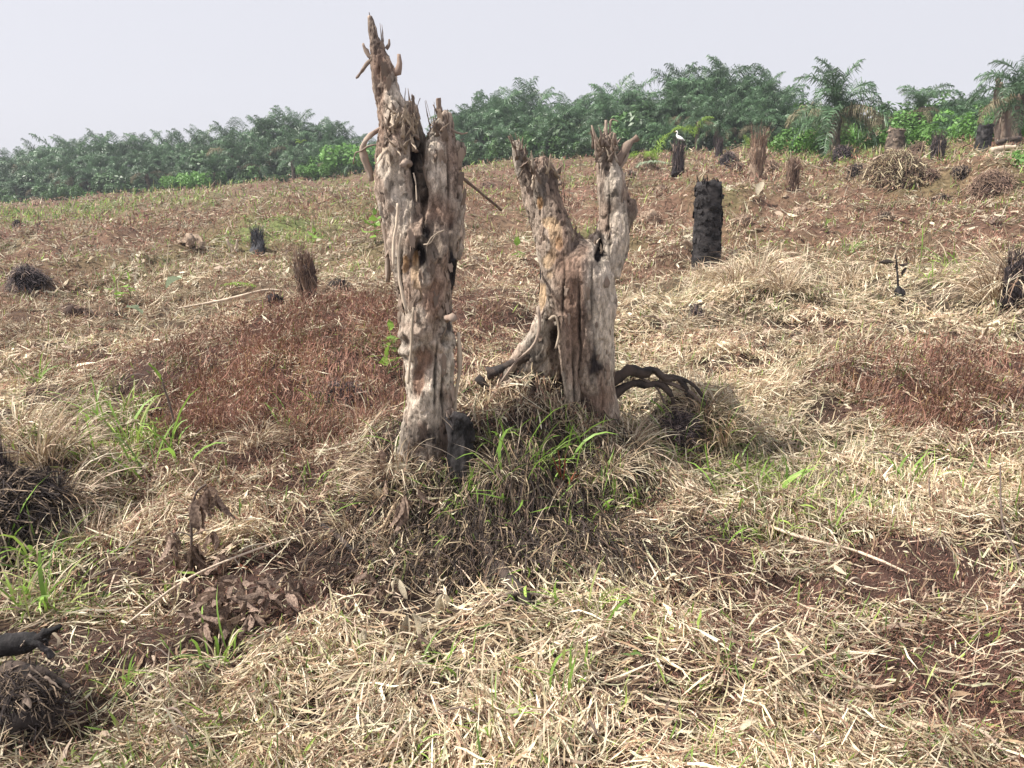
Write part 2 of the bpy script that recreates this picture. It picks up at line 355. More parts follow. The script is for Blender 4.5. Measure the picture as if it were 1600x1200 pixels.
def strands(n, y0, y1, which, lmin, lmax, w0, K, pal, pp, lift, pitch, curl, minpx, coher=0.6, stand=0.06, jitter=0.07):
    p = scatter(n, y0, y1, which); x, y = p[:, 0], p[:, 1]; n = len(x)
    d = np.hypot(x, y)
    th = (noise2(x * 1.1, y * 1.1, 101) * 2.6 + noise2(x * 3, y * 3, 103) * 1.2) * 1.0 + rng.normal(0, 1, n) * np.where(rng.random(n) < .5, .5, 1.8 - coher)
    L = (lmin + (lmax - lmin) * rng.random(n) ** 2.2) * np.where(rng.random(n) < .04, 1.7, 1) * (1 + 0.05 * np.clip(d - 6, 0, 60))
    ph = rng.normal(0, pitch, n)
    st = rng.random(n) < stand; ph[st] = rng.uniform(.4, 1.3, st.sum()); L[st] *= 0.55
    # follow the slope of the ground along the strand
    z0 = H(x, y)
    s = np.linspace(-0.5, 0.5, K)[None] * L[:, None]
    bend = rng.normal(0, curl, n)[:, None]
    ang = th[:, None] + bend * np.linspace(-1, 1, K)[None] + rng.normal(0, curl * .35, (n, K))
    kk = (rng.random(n) < .3)[:, None] * (np.arange(K)[None] >= rng.integers(1, K, n)[:, None]) * rng.normal(0, .9, n)[:, None]; ang = ang + kk
    dx_ = np.cumsum(np.cos(ang), 1); dy_ = np.cumsum(np.sin(ang), 1); sg_ = (L / K * np.cos(ph))[:, None]
    cx = x[:, None] + (dx_ - dx_.mean(1, keepdims=True)) * sg_; cy = y[:, None] + (dy_ - dy_.mean(1, keepdims=True)) * sg_
    gz = H(cx, cy)
    base = np.where(np.abs(ph)[:, None] < .35, np.maximum(gz, z0[:, None] - .02), z0[:, None])
    lf = lift * rng.random(n) ** 1.3 * (1 + .8 * (noise2(x * 4, y * 4, 107)))
    cz = base + lf[:, None] + (s + np.where(st, .5 * L, 0)[:, None]) * np.sin(ph)[:, None] - 0.12 * (s ** 2) / (L[:, None] + .01) * 2 * np.abs(np.sin(bend)) + .004
    C = np.stack([cx, cy, cz], -1)
    wd = w0 * (0.5 + rng.random(n) ** 2 * 1.3); wd = np.maximum(wd, minpx * d / 768.0 * .5)
    tw = rng.uniform(-1, 1, n)[:, None] * 1.2 + rng.normal(0, .35, (n, K))
    side = np.stack([-np.sin(ang), np.cos(ang), 0 * ang], -1); upv = np.array([0, 0, 1.0])
    tp = np.linspace(-1, 1, K); tap = (1 - np.abs(tp) ** 3 * .8)[None, :, None]
    W = (side * np.cos(tw)[..., None] + upv * np.sin(tw)[..., None]) * wd[:, None, None] * tap
    ci = rng.choice(len(pal), n, p=pp / pp.sum()); c = pal[ci] * (rng.uniform(.7, 1.18, n) * (1 + .24 * noise2(x * 1.7, y * 1.7, 131) + .16 * noise2(x * 6, y * 6, 133)))[:, None]
    # keep clear of the two big stumps
    keep = np.ones(n, bool)
    for tx, ty, r in TREES_KEEP: keep &= np.hypot(x - tx, y - ty) > r
    return ribbons(C[keep], W[keep], c[keep])
straw_parts = []
for (n, a, b, l0, l1, w0, K, lf, mp) in [(40000, 1.35, 3.0, .03, .27, .0023, 4, .06, .9), (56000, 3.0, 5.0, .035, .29, .0025, 4, .07, .9), (46000, 5.0, 8.0, .05, .34, .0026, 3, .08, .9),
                                        (36000, 8.0, 13, .06, .42, .002, 3, .08, .85), (26000, 13, 22, .08, .4, .003, 3, .10, .9), (30000, 22, 78, .10, .35, .004, 3, .14, 1.0)]:
    straw_parts.append(strands(n, a, b, 'straw', l0, l1, w0, K, ST, SP, lf, .17, .22, mp, stand=.07 if a < 8 else .14))
# broad dry blades and husks
for (n, a, b, w0, lf) in [(1500, 1.35, 3.2, .0050, .05), (2600, 3.2, 6, .006, .07), (4200, 6, 12, .013, .09), (4200, 12, 26, .028, .12)]:
    straw_parts.append(strands(n, a, b, 'straw', .05, .24, w0, 4, ST[[0, 2, 6, 1, 3]], np.array([.3, .25, .25, .1, .1]), lf, .22, .5, .9, coher=.2))
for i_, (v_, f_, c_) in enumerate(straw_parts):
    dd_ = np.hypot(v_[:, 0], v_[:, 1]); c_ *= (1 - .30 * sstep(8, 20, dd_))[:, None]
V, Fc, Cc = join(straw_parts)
tag(link('straw_litter', mesh_np('straw_litter', V, Fc, Cc), M['straw']), 'pale dry cut grass lying tangled over the whole field', 'dry grass', kind='stuff')
red_parts = []
for (n, a, b, l0, l1, w0, K, lf, mp) in [(40000, 1.35, 3.0, .010, .07, .0016, 3, .07, .9), (44000, 3.0, 5.5, .012, .075, .0018, 3, .09, .9), (44000, 5.5, 10, .015, .10, .0025, 3, .11, .95),
                                        (44000, 10, 22, .03, .14, .003, 3, .14, .95), (38000, 22, 78, .05, .2, .005, 3, .2, 1.05)]:
    red_parts.append(strands(n, a, b, 'red', l0, l1, w0, K, RD, RP, lf, .55, 1.1, mp, coher=0, stand=.3))
red_parts.append(strands(26000, 4.2, 9.5, 'redmound', .05, .20, .0016, 3, RD[[0, 1, 3, 4, 2]] * .9, RP[:5], .15, .5, .5, .9, coher=0, stand=.75))
for (n, a, b, l0, l1, w0, lf) in [(52000, 1.35, 3.0, .010, .032, .0036, .05), (46000, 3.0, 5.5, .012, .036, .004, .07), (30000, 5.5, 10, .02, .05, .006, .09)]:
    red_parts.append(strands(n, a, b, 'red', l0, l1, w0, 2, RD, RP, lf, .6, .3, .9, coher=0, stand=.2))
V, Fc, Cc = join(red_parts)
tag(link('dried_creeper_litter', mesh_np('dried_creeper_litter', V, Fc, Cc), M['red']), 'red brown dried creeper and leaf crumbs matted over the field', 'dead undergrowth', kind='stuff')
grs = []
for (n, a, b, l0, l1, w0, K, lf, mp) in [(5200, 1.35, 3.2, .04, .18, .0028, 4, .05, 1.), (8000, 3.2, 6, .08, .26, .003, 4, .02, 1.), (3600, 6, 12, .08, .28, .004, 3, .03, .9), (7000, 12, 30, .1, .3, .008, 3, .05, 1.), (12000, 30, 80, .12, .34, .01, 3, .06, 1.1)]:
    grs.append(strands(n, a, b, 'green', l0, l1, w0, K, GR, GP, lf, .5, .4, mp, coher=0, stand=.55))
V, Fc, Cc = join(grs)
tag(link('green_grass', mesh_np('green_grass', V, Fc, Cc), M['greenstuff']), 'thin fresh green grass coming up through the straw', 'grass', kind='stuff')

# ------------------------------------------------------------------ wood helpers
def remeshed(parts, voxel, smooth=0):
    """union of closed tubes as one skin, vertices as numpy"""
    V = []; Fs = []; o = 0
    for v, f in parts:
        V.append(v); Fs.append(f + o); o += len(v)
    me = mesh_np('tmp', np.concatenate(V), np.concatenate(Fs), None, False)
    ob = bpy.data.objects.new('tmp', me); COL.objects.link(ob)
    md = ob.modifiers.new('r', 'REMESH'); md.mode = 'VOXEL'; md.voxel_size = voxel
    if smooth:
        m2 = ob.modifiers.new('s', 'SMOOTH'); m2.factor = 0.5; m2.iterations = smooth
    dg = bpy.context.evaluated_depsgraph_get(); ev = ob.evaluated_get(dg); em = ev.to_mesh()
    n = len(em.vertices); co = np.empty(n * 3); em.vertices.foreach_get('co', co)
    fv = np.array([tuple(p.vertices) for p in em.polygons if len(p.vertices) == 4], np.int32)
    ev.to_mesh_clear(); bpy.data.objects.remove(ob); bpy.data.meshes.remove(me)
    co = co.reshape(-1, 3)
    return co, fv
def normals(V, Fq):
    a = V[Fq[:, 2]] - V[Fq[:, 0]]; b = V[Fq[:, 3]] - V[Fq[:, 1]]; n = np.cross(a, b)
    N = np.zeros_like(V)
    for k in range(4): np.add.at(N, Fq[:, k], n)
    return N / (np.linalg.norm(N, axis=1)[:, None] + 1e-12)
def limb(pts, dist, m=14, n=12, rough=.12, seed=0, sx=1.0):
    """pts: (px, py, radius_px[, extra depth]) -> closed tube in the place"""
    q = []; r = []
    for p in pts:
        dd = dist + (p[3] if len(p) > 3 else 0)
        q.append(P(p[0], p[1], dd)); r.append(p[2] * dd / F * 1.02)
    q, r = resample(q, r, m)
    return tube(q, r, n, rough, seed)
PALE = np.array([.58, .495, .405]); MID = np.array([.31, .245, .195]); PINK = np.array([.35, .225, .165]); CREAM = np.array([.60, .43, .27]); OCH = np.array([.45, .26, .12])
CHAR = np.array([.014, .012, .013]); GREY = np.array([.43, .37, .31])
def bark_trunk(limbs, dist, voxel, marks, seed, groove=1.0, relief=1.0, crk=1.0):
    """marks: (kind, px, py, rx_px, ry_px, strength)"""
    co, fq = remeshed(limbs, voxel, 2)
    N = normals(co, fq)
    x, y, z = co.T
    # twisting grain
    ax = x + .02 * noise3(x * 6, y * 6, z * 3, seed + 9); ay = y + .02 * noise3(x * 6, y * 6, z * 3 + 5, seed + 8)
    big = fbm3(ax * 9, ay * 9, z * 6.0, seed, 2)
    lump = fbm3(x * 16, y * 16, z * 11, seed + 1, 2)
    gr = 1 - np.abs(noise3(ax * 36, ay * 36, z * 9, seed + 2)) * 2.0       # ridges
    gr2 = 1 - np.abs(noise3(ax * 80, ay * 80, z * 22, seed + 3)) * 2.0; iso = fbm3(x * 48, y * 48, z * 34, seed + 16, 3)
    plate = fbm3(ax * 14, ay * 14, z * 5, seed + 4, 3)
    pm = sstep(-.02, .05, plate)                                             # bark plate on / peeled off
    plate2 = sstep(.1, .14, fbm3(ax * 22, ay * 22, z * 9, seed + 5, 3))
    crack = sstep(.07, .0, np.abs(noise3(ax * 22 + 3, ay * 22, z * 3.2, seed + 6))) * sstep(.0, .4, noise3(x * 5, y * 5, z * 3, seed + 7))
    d = big * .018 * groove + lump * .010 * relief + gr * .0045 * groove + gr2 * .0026 + iso * (.0055 * relief) + (pm * .006 + plate2 * .005) * relief - crack * .010 * crk
    tone = noise3(x * 7, y * 7, z * 3.5, seed + 12)
    t1 = sstep(-.6, .25, tone + .3 * plate)[:, None]
    c = MID * (1 - t1) + PALE * t1
    c = c * (1 - (1 - pm)[:, None] * .38) + PINK * (1 - pm)[:, None] * .38
    c = c * (.78 + .32 * np.clip(gr, 0, 1))[:, None]
    c = c * (1 - crack[:, None] * .8 * crk); pit = sstep(.22, .34, fbm3(x * 60, y * 60, z * 40, seed + 17, 2))[:, None]; c = c * (1 - .6 * pit); d = d - pit[:, 0] * .004
    gt = sstep(.25, .4, fbm3(x * 11, y * 11, z * 8, seed + 14, 3))[:, None]; c = c * (1 - gt * .6) + GREY * gt * .6
    px = []; 
    f = np.array([0, cp, -sp_]); u = np.array([0, sp_, cp]); r = co - CAM
    dep = r @ f; sx = 800 + F * r[:, 0] / dep; sy = 600 - F * (r @ u) / dep
    front = N[:, 1] < .35
    wob = 5 * noise3(x * 25, y * 25, z * 12, seed + 20); wob2 = 8 * noise3(x * 22, y * 22, z * 9 + 7, seed + 21)
    # the marks stay where they are on the wood: located once from the picture, then carried by the mesh
    for kind, mx, my, rx, ry, st in marks:
        e2 = ((sx + wob - mx) / rx) ** 2 + ((sy + wob2 - my) / ry) ** 2
        e = sstep(1.25, .75, np.sqrt(e2)) * front; g = np.exp(-e2) * front
        if kind == 'hollow':
            d = d - g * st; k = np.clip(g * 1.7, 0, 1)[:, None]; c = c * (1 - k) + CHAR * k
        elif kind == 'dent': d = d - g * st; c = c * (1 - .35 * g[:, None])
        elif kind == 'bulge': d = d + g * st
        elif kind == 'knot':
            q = np.sqrt(((sx - mx) / rx) ** 2 + ((sy - my) / ry) ** 2)
            ring = np.exp(-((q - .75) / .3) ** 2) * front; mid = np.exp(-(q / .42) ** 2) * front
            rip = np.cos(q * 12) * np.exp(-(q / 1.2) ** 2) * front
            d = d + ring * st - mid * st * .9 + rip * st * .12; c = c * (1 - .65 * mid[:, None]); c = c * (1 - .25 * ring[:, None]) + PALE * .25 * ring[:, None]
        elif kind == 'char': k = (e * st)[:, None] * sstep(-.5, 0, noise3(x * 40, y * 40, z * 20, seed + 30))[:, None]; c = c * (1 - k) + CHAR * 1.3 * k
        elif kind == 'soot': k = (g * st)[:, None]; c = c * (1 - k) + CHAR * 2.5 * k
        elif kind == 'cream': k = (e * st)[:, None]; d = d - e * .004; c = c * (1 - k) + CREAM * k
        elif kind == 'ochre': k = (e * st)[:, None]; d = d - e * .003; c = c * (1 - k) + OCH * k
        elif kind == 'peel': k = (e * st)[:, None]; d = d - e * .011; c = c * (1 - k) + PINK * .75 * k
        elif kind == 'pale': k = (e * st)[:, None]; c = c * (1 - k) + PALE * 1.12 * k
        elif kind == 'brown': k = (g * st)[:, None]; c = c * (1 - k) + PINK * (.72 if seed > 100 else .9) * k
        elif kind == 'crack':   # a long narrow split: rx is tiny
            q = np.exp(-((sx + wob * .6 - mx) / rx) ** 2 - (np.abs(sy - my) / ry) ** 4) * front
            d = d - q * st; c = c * (1 - .85 * q[:, None])
    co = co + N * d[:, None]
    return co, fq, np.clip(c, .004, .8)
def splinter_mesh(name, L, w0, seed, bend=.1, jag=True):
    """a torn shard of wood: tapered, slightly bent, with a split tip"""
    r = np.random.default_rng(seed); K = 6
    s = np.linspace(0, 1, K)
    pts = np.stack([bend * L * s ** 2 * r.uniform(-1, 1), bend * L * s ** 2 * r.uniform(-1, 1), L * s], -1)
    pts[1:] += r.normal(0, w0 * .25, (K - 1, 3)) * [1, 1, .3]
    rad = w0 * (1 - s ** 3 * .85) * (1 + r.normal(0, .15, K))
    V, Fq = tube(pts, np.maximum(rad, w0 * .06), 6, .9, seed)
    V[:, 1] *= .42; V += r.normal(0, w0 * .10, V.shape) * [1, 1, .6]
    return mesh_np(name, V, Fq, None, False)
def aim(direction):
    return Vector(direction).to_track_quat('Z', 'Y').to_euler()
SPL = [splinter_mesh('splinter', 1.0, .075, 30 + i, .25) for i in range(6)]
for m_ in SPL: m_.materials.append(M['wood'])
SPLP = [m_.copy() for m_ in SPL]
for m_ in SPLP: m_.materials.clear(); m_.materials.append(M['palewood'])
def splinter(parent, px, py, tx, ty, dist, wpx, name='splinter', pale=False, dd=0.0, i=None):
    a = P(px, py, dist); b = P(tx, ty, dist + dd); v = b - a; L = np.linalg.norm(v)
    i = random.randrange(6) if i is None else i
    o = link(name, (SPLP if pale else SPL)[i], None, parent)
    rel = a - np.array(parent.location); o.location = rel; o.rotation_euler = aim(v)
    wr = wpx * dist / F / 2 / .075
    o.scale = (wr, wr, L)
    return o
def wood_tube(name, pts, parent, mat, dist=None, n=8, m=12, rough=.25, seed=0, gnarl=.28):
    """pts (px,py,r_px,[depth]) when dist is given, else world (x,y,z,r)"""
    if dist is not None:
        q = [P(p[0], p[1], dist + (p[3] if len(p) > 3 else 0)) for p in pts]; r = [p[2] * dist / F for p in pts]
    else:
        q = [p[:3] for p in pts]; r = [p[3] for p in pts]
    q, r = resample(q, r, m); 
    o0 = np.array(parent.location) if parent is not None else np.zeros(3)
    V, Fq = tube(q - o0, r, n, rough, seed); rm = float(np.mean(r)); g_ = V / rm * .55
    V = V + np.stack([fbm3(g_[:, 0] + k * 9.1, g_[:, 1], g_[:, 2], seed + k, 3) for k in range(3)], -1) * rm * gnarl * 2
    return link(name, mesh_np(name, V, Fq), mat, parent)

# ------------------------------------------------------------------ the tall hollow stump
D1 = 3.42
root1 = thing('tree_stump', 'tall hollow grey stump with a long splintered spike rising from its top', 'tree stump', (TB[0], D1, float(P(665, 700, D1)[2])))
L1 = [limb([(578, 24, 4), (583, 60, 7), (593, 92, 12), (601, 120, 15), (609, 160, 18), (620, 200, 25), (622, 250, 33), (630, 310, 35), (645, 360, 34), (655, 410, 36)], D1, 20, 12, .22, 1),
      limb([(700, 176, 5), (694, 200, 14), (688, 232, 24), (687, 280, 29), (689, 330, 31), (690, 380, 30), (682, 430, 28), (675, 480, 30)], D1, 16, 12, .18, 2),
      limb([(655, 345, 42, .02), (662, 380, 54), (664, 420, 46), (665, 470, 40), (668, 520, 38), (671, 570, 37), (672, 620, 36), (672, 670, 37), (673, 740, 40)], D1, 20, 14, .10, 3),
      limb([(606, 215, 15), (603, 250, 17), (612, 300, 18), (622, 350, 17), (630, 400, 18)], D1 - .05, 10, 10, .3, 4),
      limb([(652, 215, 12, .05), (655, 280, 20, .07), (655, 350, 26, .05)], D1, 8, 8, .3, 5),
      limb([(636, 160, 10), (640, 190, 18), (640, 225, 22), (636, 260, 16)], D1, 8, 10, .35, 6),
      limb([(716, 222, 6), (714, 240, 9), (708, 262, 9)], D1, 6, 8, .3, 7),
      limb([(714, 340, 9), (713, 370, 12), (709, 405, 10)], D1 - .02, 7, 8, .3, 8),
      limb([(648, 532, 16), (690, 535, 18)], D1 - .06, 6, 8, .2, 9),
      limb([(648, 640, 16), (644, 700, 18), (640, 760, 16)], D1 - .02, 8, 10, .2, 10),
      limb([(694, 640, 16), (700, 700, 18), (706, 770, 18)], D1 - .03, 8, 10, .2, 11)]
MK1 = [('hollow', 652, 262, 7, 52, .035), ('hollow', 655, 396, 11, 20, .045), ('hollow', 667, 360, 8, 10, .02), ('dent', 676, 378, 10, 24, .02),
       ('char', 708, 430, 9, 46, 1), ('char', 702, 500, 8, 22, .9), ('char', 706, 400, 6, 20, 1), ('hollow', 705, 345, 4, 14, .015),  # black right edge: char, with the shadow there painted into it
       ('knot', 637, 535, 17, 20, .013), ('knot', 693, 533, 14, 16, .012), ('bulge', 640, 548, 16, 12, .012), ('bulge', 662, 520, 14, 12, .012),
       ('peel', 662, 572, 17, 30, 1), ('peel', 655, 600, 9, 18, 1), ('pale', 668, 640, 30, 26, .7), ('pale', 676, 590, 12, 30, .6), ('pale', 636, 565, 14, 8, .9),
       ('cream', 650, 425, 7, 20, .8), ('cream', 656, 450, 6, 20, .7), ('ochre', 633, 412, 7, 10, .8), ('ochre', 648, 405, 5, 8, .7),
       ('brown', 676, 470, 18, 36, 1), ('brown', 700, 250, 14, 30, .5), ('brown', 620, 210, 22, 34, .6), ('brown', 636, 450, 14, 36, .5), ('crack', 680, 585, 2.2, 60, .014), ('crack', 628, 440, 2, 60, .01), ('crack', 662, 330, 2.5, 60, .014),
       ('crack', 700, 280, 2, 60, .01), ('crack', 690, 620, 2, 50, .010), ('pale', 605, 262, 15, 22, .9), ('pale', 622, 330, 16, 34, .7), ('pale', 683, 262, 15, 42, .6), ('brown', 690, 330, 22, 22, .7),
       ('brown', 598, 104, 16, 24, .8), ('bulge', 676, 392, 12, 10, .012), ('bulge', 684, 402, 8, 8, .01), ('bulge', 672, 436, 22, 12, .010), ('bulge', 692, 390, 8, 16, .012),
       ('soot', 676, 690, 60, 34, .75), ('dent', 612, 132, 3, 6, .008), ('dent', 600, 165, 4, 6, .008), ('soot', 645, 215, 16, 30, .8), ('soot', 690, 200, 14, 20, .5), ('soot', 590, 60, 20, 40, .45), ('peel', 680, 458, 8, 22, .6),
       ('pale', 647, 490, 20, 14, .5), ('bulge', 648, 470, 6, 40, .006), ('bulge', 700, 590, 6, 60, .010), ('pale', 608, 165, 10, 28, .6), ('bulge', 664, 400, 6, 50, .010)]
co, fq, cc = bark_trunk(L1, D1, .0050, MK1, 40, .85, .7, .8)
rl = np.array(root1.location)
link('trunk', mesh_np('trunk', co - rl, fq, cc), M['bark'], root1); CO1, FQ1 = co, fq
stub_pts = [[(600, 98, 4), (614, 112, 5, -.01), (621, 112, 5, -.02), (624, 98, 4, -.02), (623, 84, 3, -.02)],
            [(584, 90, 4), (577, 88, 3.5), (571, 78, 3), (567, 68, 1.6)], [(582, 92, 4), (573, 100, 2.6), (565, 112, 2.2), (556, 123, 1.5)],
            [(640, 256, 5, -.08), (634, 253, 5, -.13), (629, 258, 4, -.17)], [(603, 76, 3), (608, 70, 2), (608, 61, 1)], [(698, 498, 6, -.10), (704, 497, 6.5, -.17), (708, 496, 6, -.21)],
            [(688, 178, 4.5), (686, 165, 4.0), (685, 154, 3.5)], [(702, 200, 3), (712, 206, 2), (722, 209, 1.5), (731, 207, .8)]]
for i, s_ in enumerate(stub_pts): wood_tube('branch_stub', s_, root1, M['wood'], D1, 8, 9, .25, 60 + i)
for a in [(594, 90, 592, 42, 6), (588, 80, 576, 18, 8), (580, 70, 578, 48, 5), (597, 84, 597, 38, 4), (598, 70, 600, 40, 4), (586, 84, 580, 44, 6),
          (632, 175, 634, 138, 4), (640, 178, 642, 140, 6), (645, 180, 647, 148, 5), (648, 185, 652, 152, 5), (628, 172, 622, 152, 5), (646, 200, 654, 170, 7), (652, 215, 656, 190, 6), (630, 185, 624, 160, 6),
          (668, 215, 668, 198, 8), (692, 190, 694, 170, 8), (700, 196, 703, 172, 6), (697, 186, 700, 174, 5), (676, 214, 661, 157, 4), (678, 208, 668, 157, 3), (683, 205, 676, 158, 3), (680, 210, 682, 184, 8), (686, 196, 684, 165, 8)]:
    splinter(root1, *a[:4], D1 - random.uniform(-.02, .06), a[4])
for a in [(618, 178, 606, 166, 5), (612, 178, 622, 200, 9), (610, 204, 628, 178, 9), (632, 232, 640, 206, 6), (628, 214, 634, 184, 7), (648, 208, 630, 174, 5), (640, 218, 656, 236, 5), (604, 232, 616, 262, 9), (600, 232, 597, 258, 9), (618, 230, 602, 214, 5), (650, 198, 636, 178, 4), (622, 205, 600, 196, 4), (626, 222, 646, 196, 4), (634, 240, 622, 214, 5), (614, 226, 632, 246, 5)]:
    splinter(root1, *a[:4], D1 - random.uniform(.09, .12), a[4], pale=True, dd=-.04)
for k in range(60):   # torn fibres in the crown of the stump
    bx = random.uniform(598, 654); by = random.uniform(185, 240)
    splinter(root1, bx, by, bx + random.uniform(-12, 12), by - random.uniform(10, 40), D1 - random.uniform(.02, .11), random.uniform(2.5, 6), pale=random.random() < .35, dd=random.uniform(-.06, .03))
for k in range(12):
    bx = random.uniform(664, 712); by = random.uniform(195, 225)
    splinter(root1, bx, by, bx + random.uniform(-8, 8), by - random.uniform(8, 26), D1 - random.uniform(-.02, .08), random.uniform(2.5, 6), dd=random.uniform(-.04, .02))
# peeled bark hanging on the left side
wood_tube('hanging_bark', [(606, 198, 2.5), (590, 203, 3), (572, 218, 4), (566, 232, 6), (570, 250, 6.5), (576, 266, 5), (580, 282, 3.5)], root1, M['wood'], D1 - .03, 8, 16, .45, 77)
wood_tube('hanging_bark', [(590, 226, 1.2), (576, 228, 1.5), (564, 236, 1.5), (555, 240, 1.2), (552, 256, .8)], root1, M['wood'], D1 - .05, 5, 12, .4, 78)
wood_tube('hanging_bark', [(596, 300, 2), (600, 345, 5), (606, 395, 5), (606, 440, 3)], root1, M['wood'], D1 + .05, 8, 12, .4, 79)
for pts in [[(622, 318, 1.8), (620, 345, 2.2), (616, 375, 2.2), (614, 420, 2)], [(627, 365, 2), (622, 400, 2.4), (626, 445, 2.4), (636, 490, 2)], [(646, 480, 1.8), (641, 560, 2), (637, 600, 1.4)], [(716, 520, 3), (718, 570, 4), (712, 620, 3.5), (708, 660, 3)],
            [(667, 384, 1.1), (674, 372, 1.1), (684, 364, 1.1), (694, 360, .8)], [(662, 382, .9), (672, 380, .9), (680, 368, .9), (690, 362, .7)], [(646, 270, 1), (650, 290, 1), (651, 315, .8)]]:
    wood_tube('climbing_root', pts, root1, M['palewood'], D1 - .155 if pts[0][0] < 700 else D1 - .02, 6, 12, .3, 90)

wood_tube('branch_stub', [(708, 266, 2.2), (722, 277, 2.4, .1), (752, 302, 2.6, .3), (783, 328, 2.2, .5)], root1, M['twig'], D1, 6, 10, .2, 95)
# small black charred stub at its foot
cs = thing('charred_stub', 'small black charred stub against the right foot of the tall stump', 'tree stump', tuple(P(722, 730, D1 - .12)))
parts = [limb([(716, 648, 11), (722, 690, 15), (724, 740, 20), (724, 780, 24)], D1 - .13, 10, 10, .3, 21), limb([(706, 646, 6), (720, 652, 9), (732, 662, 8), (737, 690, 7)], D1 - .14, 7, 8, .3, 22), limb([(700, 650, 6), (708, 690, 11), (704, 750, 13)], D1 - .12, 7, 8, .3, 23)]
co, fq = remeshed(parts, .005, 1); N = normals(co, fq)
co = co + N * (.008 * fbm3(co[:, 0] * 30, co[:, 1] * 30, co[:, 2] * 16, 5, 3))[:, None]
link('charred_wood', mesh_np('charred_wood', co - np.array(cs.location), fq), M['char'], cs)
for a in [(702, 655, 694, 640, 7), (712, 650, 704, 636, 6), (726, 656, 738, 640, 6), (733, 664, 742, 650, 5)]:
    o = splinter(cs, *a[:4], D1 - .14, a[4]); 

# ------------------------------------------------------------------ the forked stump
D2 = 3.78
root2 = thing('tree_stump', 'wide forked brown stump with two ragged prongs and pale scars on its left side', 'tree stump', (SB[0], D2, float(P(935, 680, D2)[2])))
L2 = [limb([(807, 222, 5), (812, 245, 10), (820, 275, 11), (832, 305, 14), (848, 350, 16), (864, 400, 18)], D2, 14, 10, .25, 11),
      limb([(845, 246, 10), (848, 270, 19), (854, 310, 21), (862, 350, 25), (872, 400, 30), (884, 450, 34)], D2 - .02, 12, 12, .2, 12),
      limb([(945, 232, 8), (950, 262, 19), (958, 300, 23), (962, 340, 26), (953, 385, 27), (942, 430, 28)], D2 + .02, 14, 12, .14, 13),
      limb([(984, 312, 9), (980, 330, 13), (972, 355, 12)], D2, 6, 8, .2, 14),
      limb([(906, 378, 24, .02), (906, 420, 54), (906, 470, 56), (908, 520, 48), (917, 570, 42), (926, 620, 36), (934, 665, 34), (938, 720, 38)], D2, 18, 16, .07, 15),
      limb([(862, 430, 14), (856, 470, 13), (846, 505, 12), (834, 530, 11), (815, 552, 10), (796, 576, 8), (776, 606, 6), (764, 640, 4)], D2 - .03, 16, 10, .25, 16),
      limb([(882, 490, 15), (884, 530, 14), (888, 570, 12), (893, 610, 12), (895, 660, 10)], D2 - .12, 10, 10, .2, 17),
      limb([(868, 465, 12), (872, 500, 8), (872, 545, 6), (868, 590, 6)], D2 + .02, 8, 8, .3, 18),
      limb([(866, 470, 18), (858, 515, 20), (846, 555, 24), (836, 590, 24), (830, 640, 22)], D2 + .05, 8, 10, .3, 26),
      limb([(862, 500, 16), (842, 540, 19), (822, 575, 17), (796, 600, 12)], D2 + .0, 8, 10, .3, 19),
      limb([(905, 378, 10, .04), (890, 372, 14), (876, 365, 12)], D2, 6, 8, .3, 20),
      limb([(930, 378, 12, .03), (938, 372, 12), (948, 372, 12)], D2, 6, 8, .3, 24),
      limb([(800, 596, 8), (784, 606, 6), (772, 618, 5), (764, 640, 4)], D2 - .05, 8, 8, .3, 25)]
MK2 = [('cream', 858, 352, 11, 9, .95), ('cream', 866, 366, 10, 22, .95), ('cream', 858, 405, 10, 12, .85), ('cream', 864, 398, 9, 10, .85), ('ochre', 873, 378, 5, 12, .9), ('ochre', 842, 322, 6, 11, .9),
       ('cream', 848, 462, 5, 18, .9), ('cream', 860, 428, 8, 8, .5), ('hollow', 868, 525, 8, 26, .03), ('soot', 886, 510, 10, 28, .5), ('brown', 875, 415, 12, 50, .9), ('brown', 892, 440, 12, 50, .8), ('brown', 900, 500, 26, 90, .9), ('brown', 915, 420, 20, 50, .5), ('brown', 925, 640, 30, 60, .6),
       ('char', 930, 570, 10, 32, 1), ('soot', 930, 560, 13, 60, .75), ('soot', 912, 490, 12, 40, .5), ('soot', 915, 645, 12, 36, 1), ('soot', 906, 672, 24, 30, 1), ('soot', 950, 690, 30, 14, .8), ('soot', 858, 280, 22, 26, .55), ('soot', 815, 250, 12, 40, .45), ('soot', 950, 240, 22, 22, .55), ('crack', 905, 520, 2.2, 80, .012), ('crack', 897, 600, 2.5, 60, .012), ('crack', 940, 640, 2, 50, .008),
       ('pale', 940, 440, 26, 70, .7), ('pale', 968, 360, 15, 45, .8), ('pale', 942, 520, 16, 46, .75), ('soot', 945, 290, 10, 16, .35), ('soot', 982, 324, 8, 8, .5), ('hollow', 938, 388, 6, 22, .02), ('soot', 846, 300, 14, 18, .5),
       ('brown', 940, 630, 22, 40, .6), ('bulge', 942, 470, 14, 12, .008), ('soot', 815, 590, 40, 30, .6), ('soot', 835, 555, 16, 24, .4), ('crack', 925, 455, 2, 50, .007), ('crack', 880, 455, 1.8, 60, .006), ('crack', 952, 350, 1.5, 60, .008), ('pale', 925, 600, 10, 20, .3), ('brown', 860, 385, 8, 22, .4), ('soot', 905, 385, 16, 10, .6)]
co, fq, cc = bark_trunk(L2, D2, .0052, MK2, 140, .42, .42, .5)
rl = np.array(root2.location)
link('trunk', mesh_np('trunk', co - rl, fq, cc), M['bark'], root2); CO2, FQ2 = co, fq
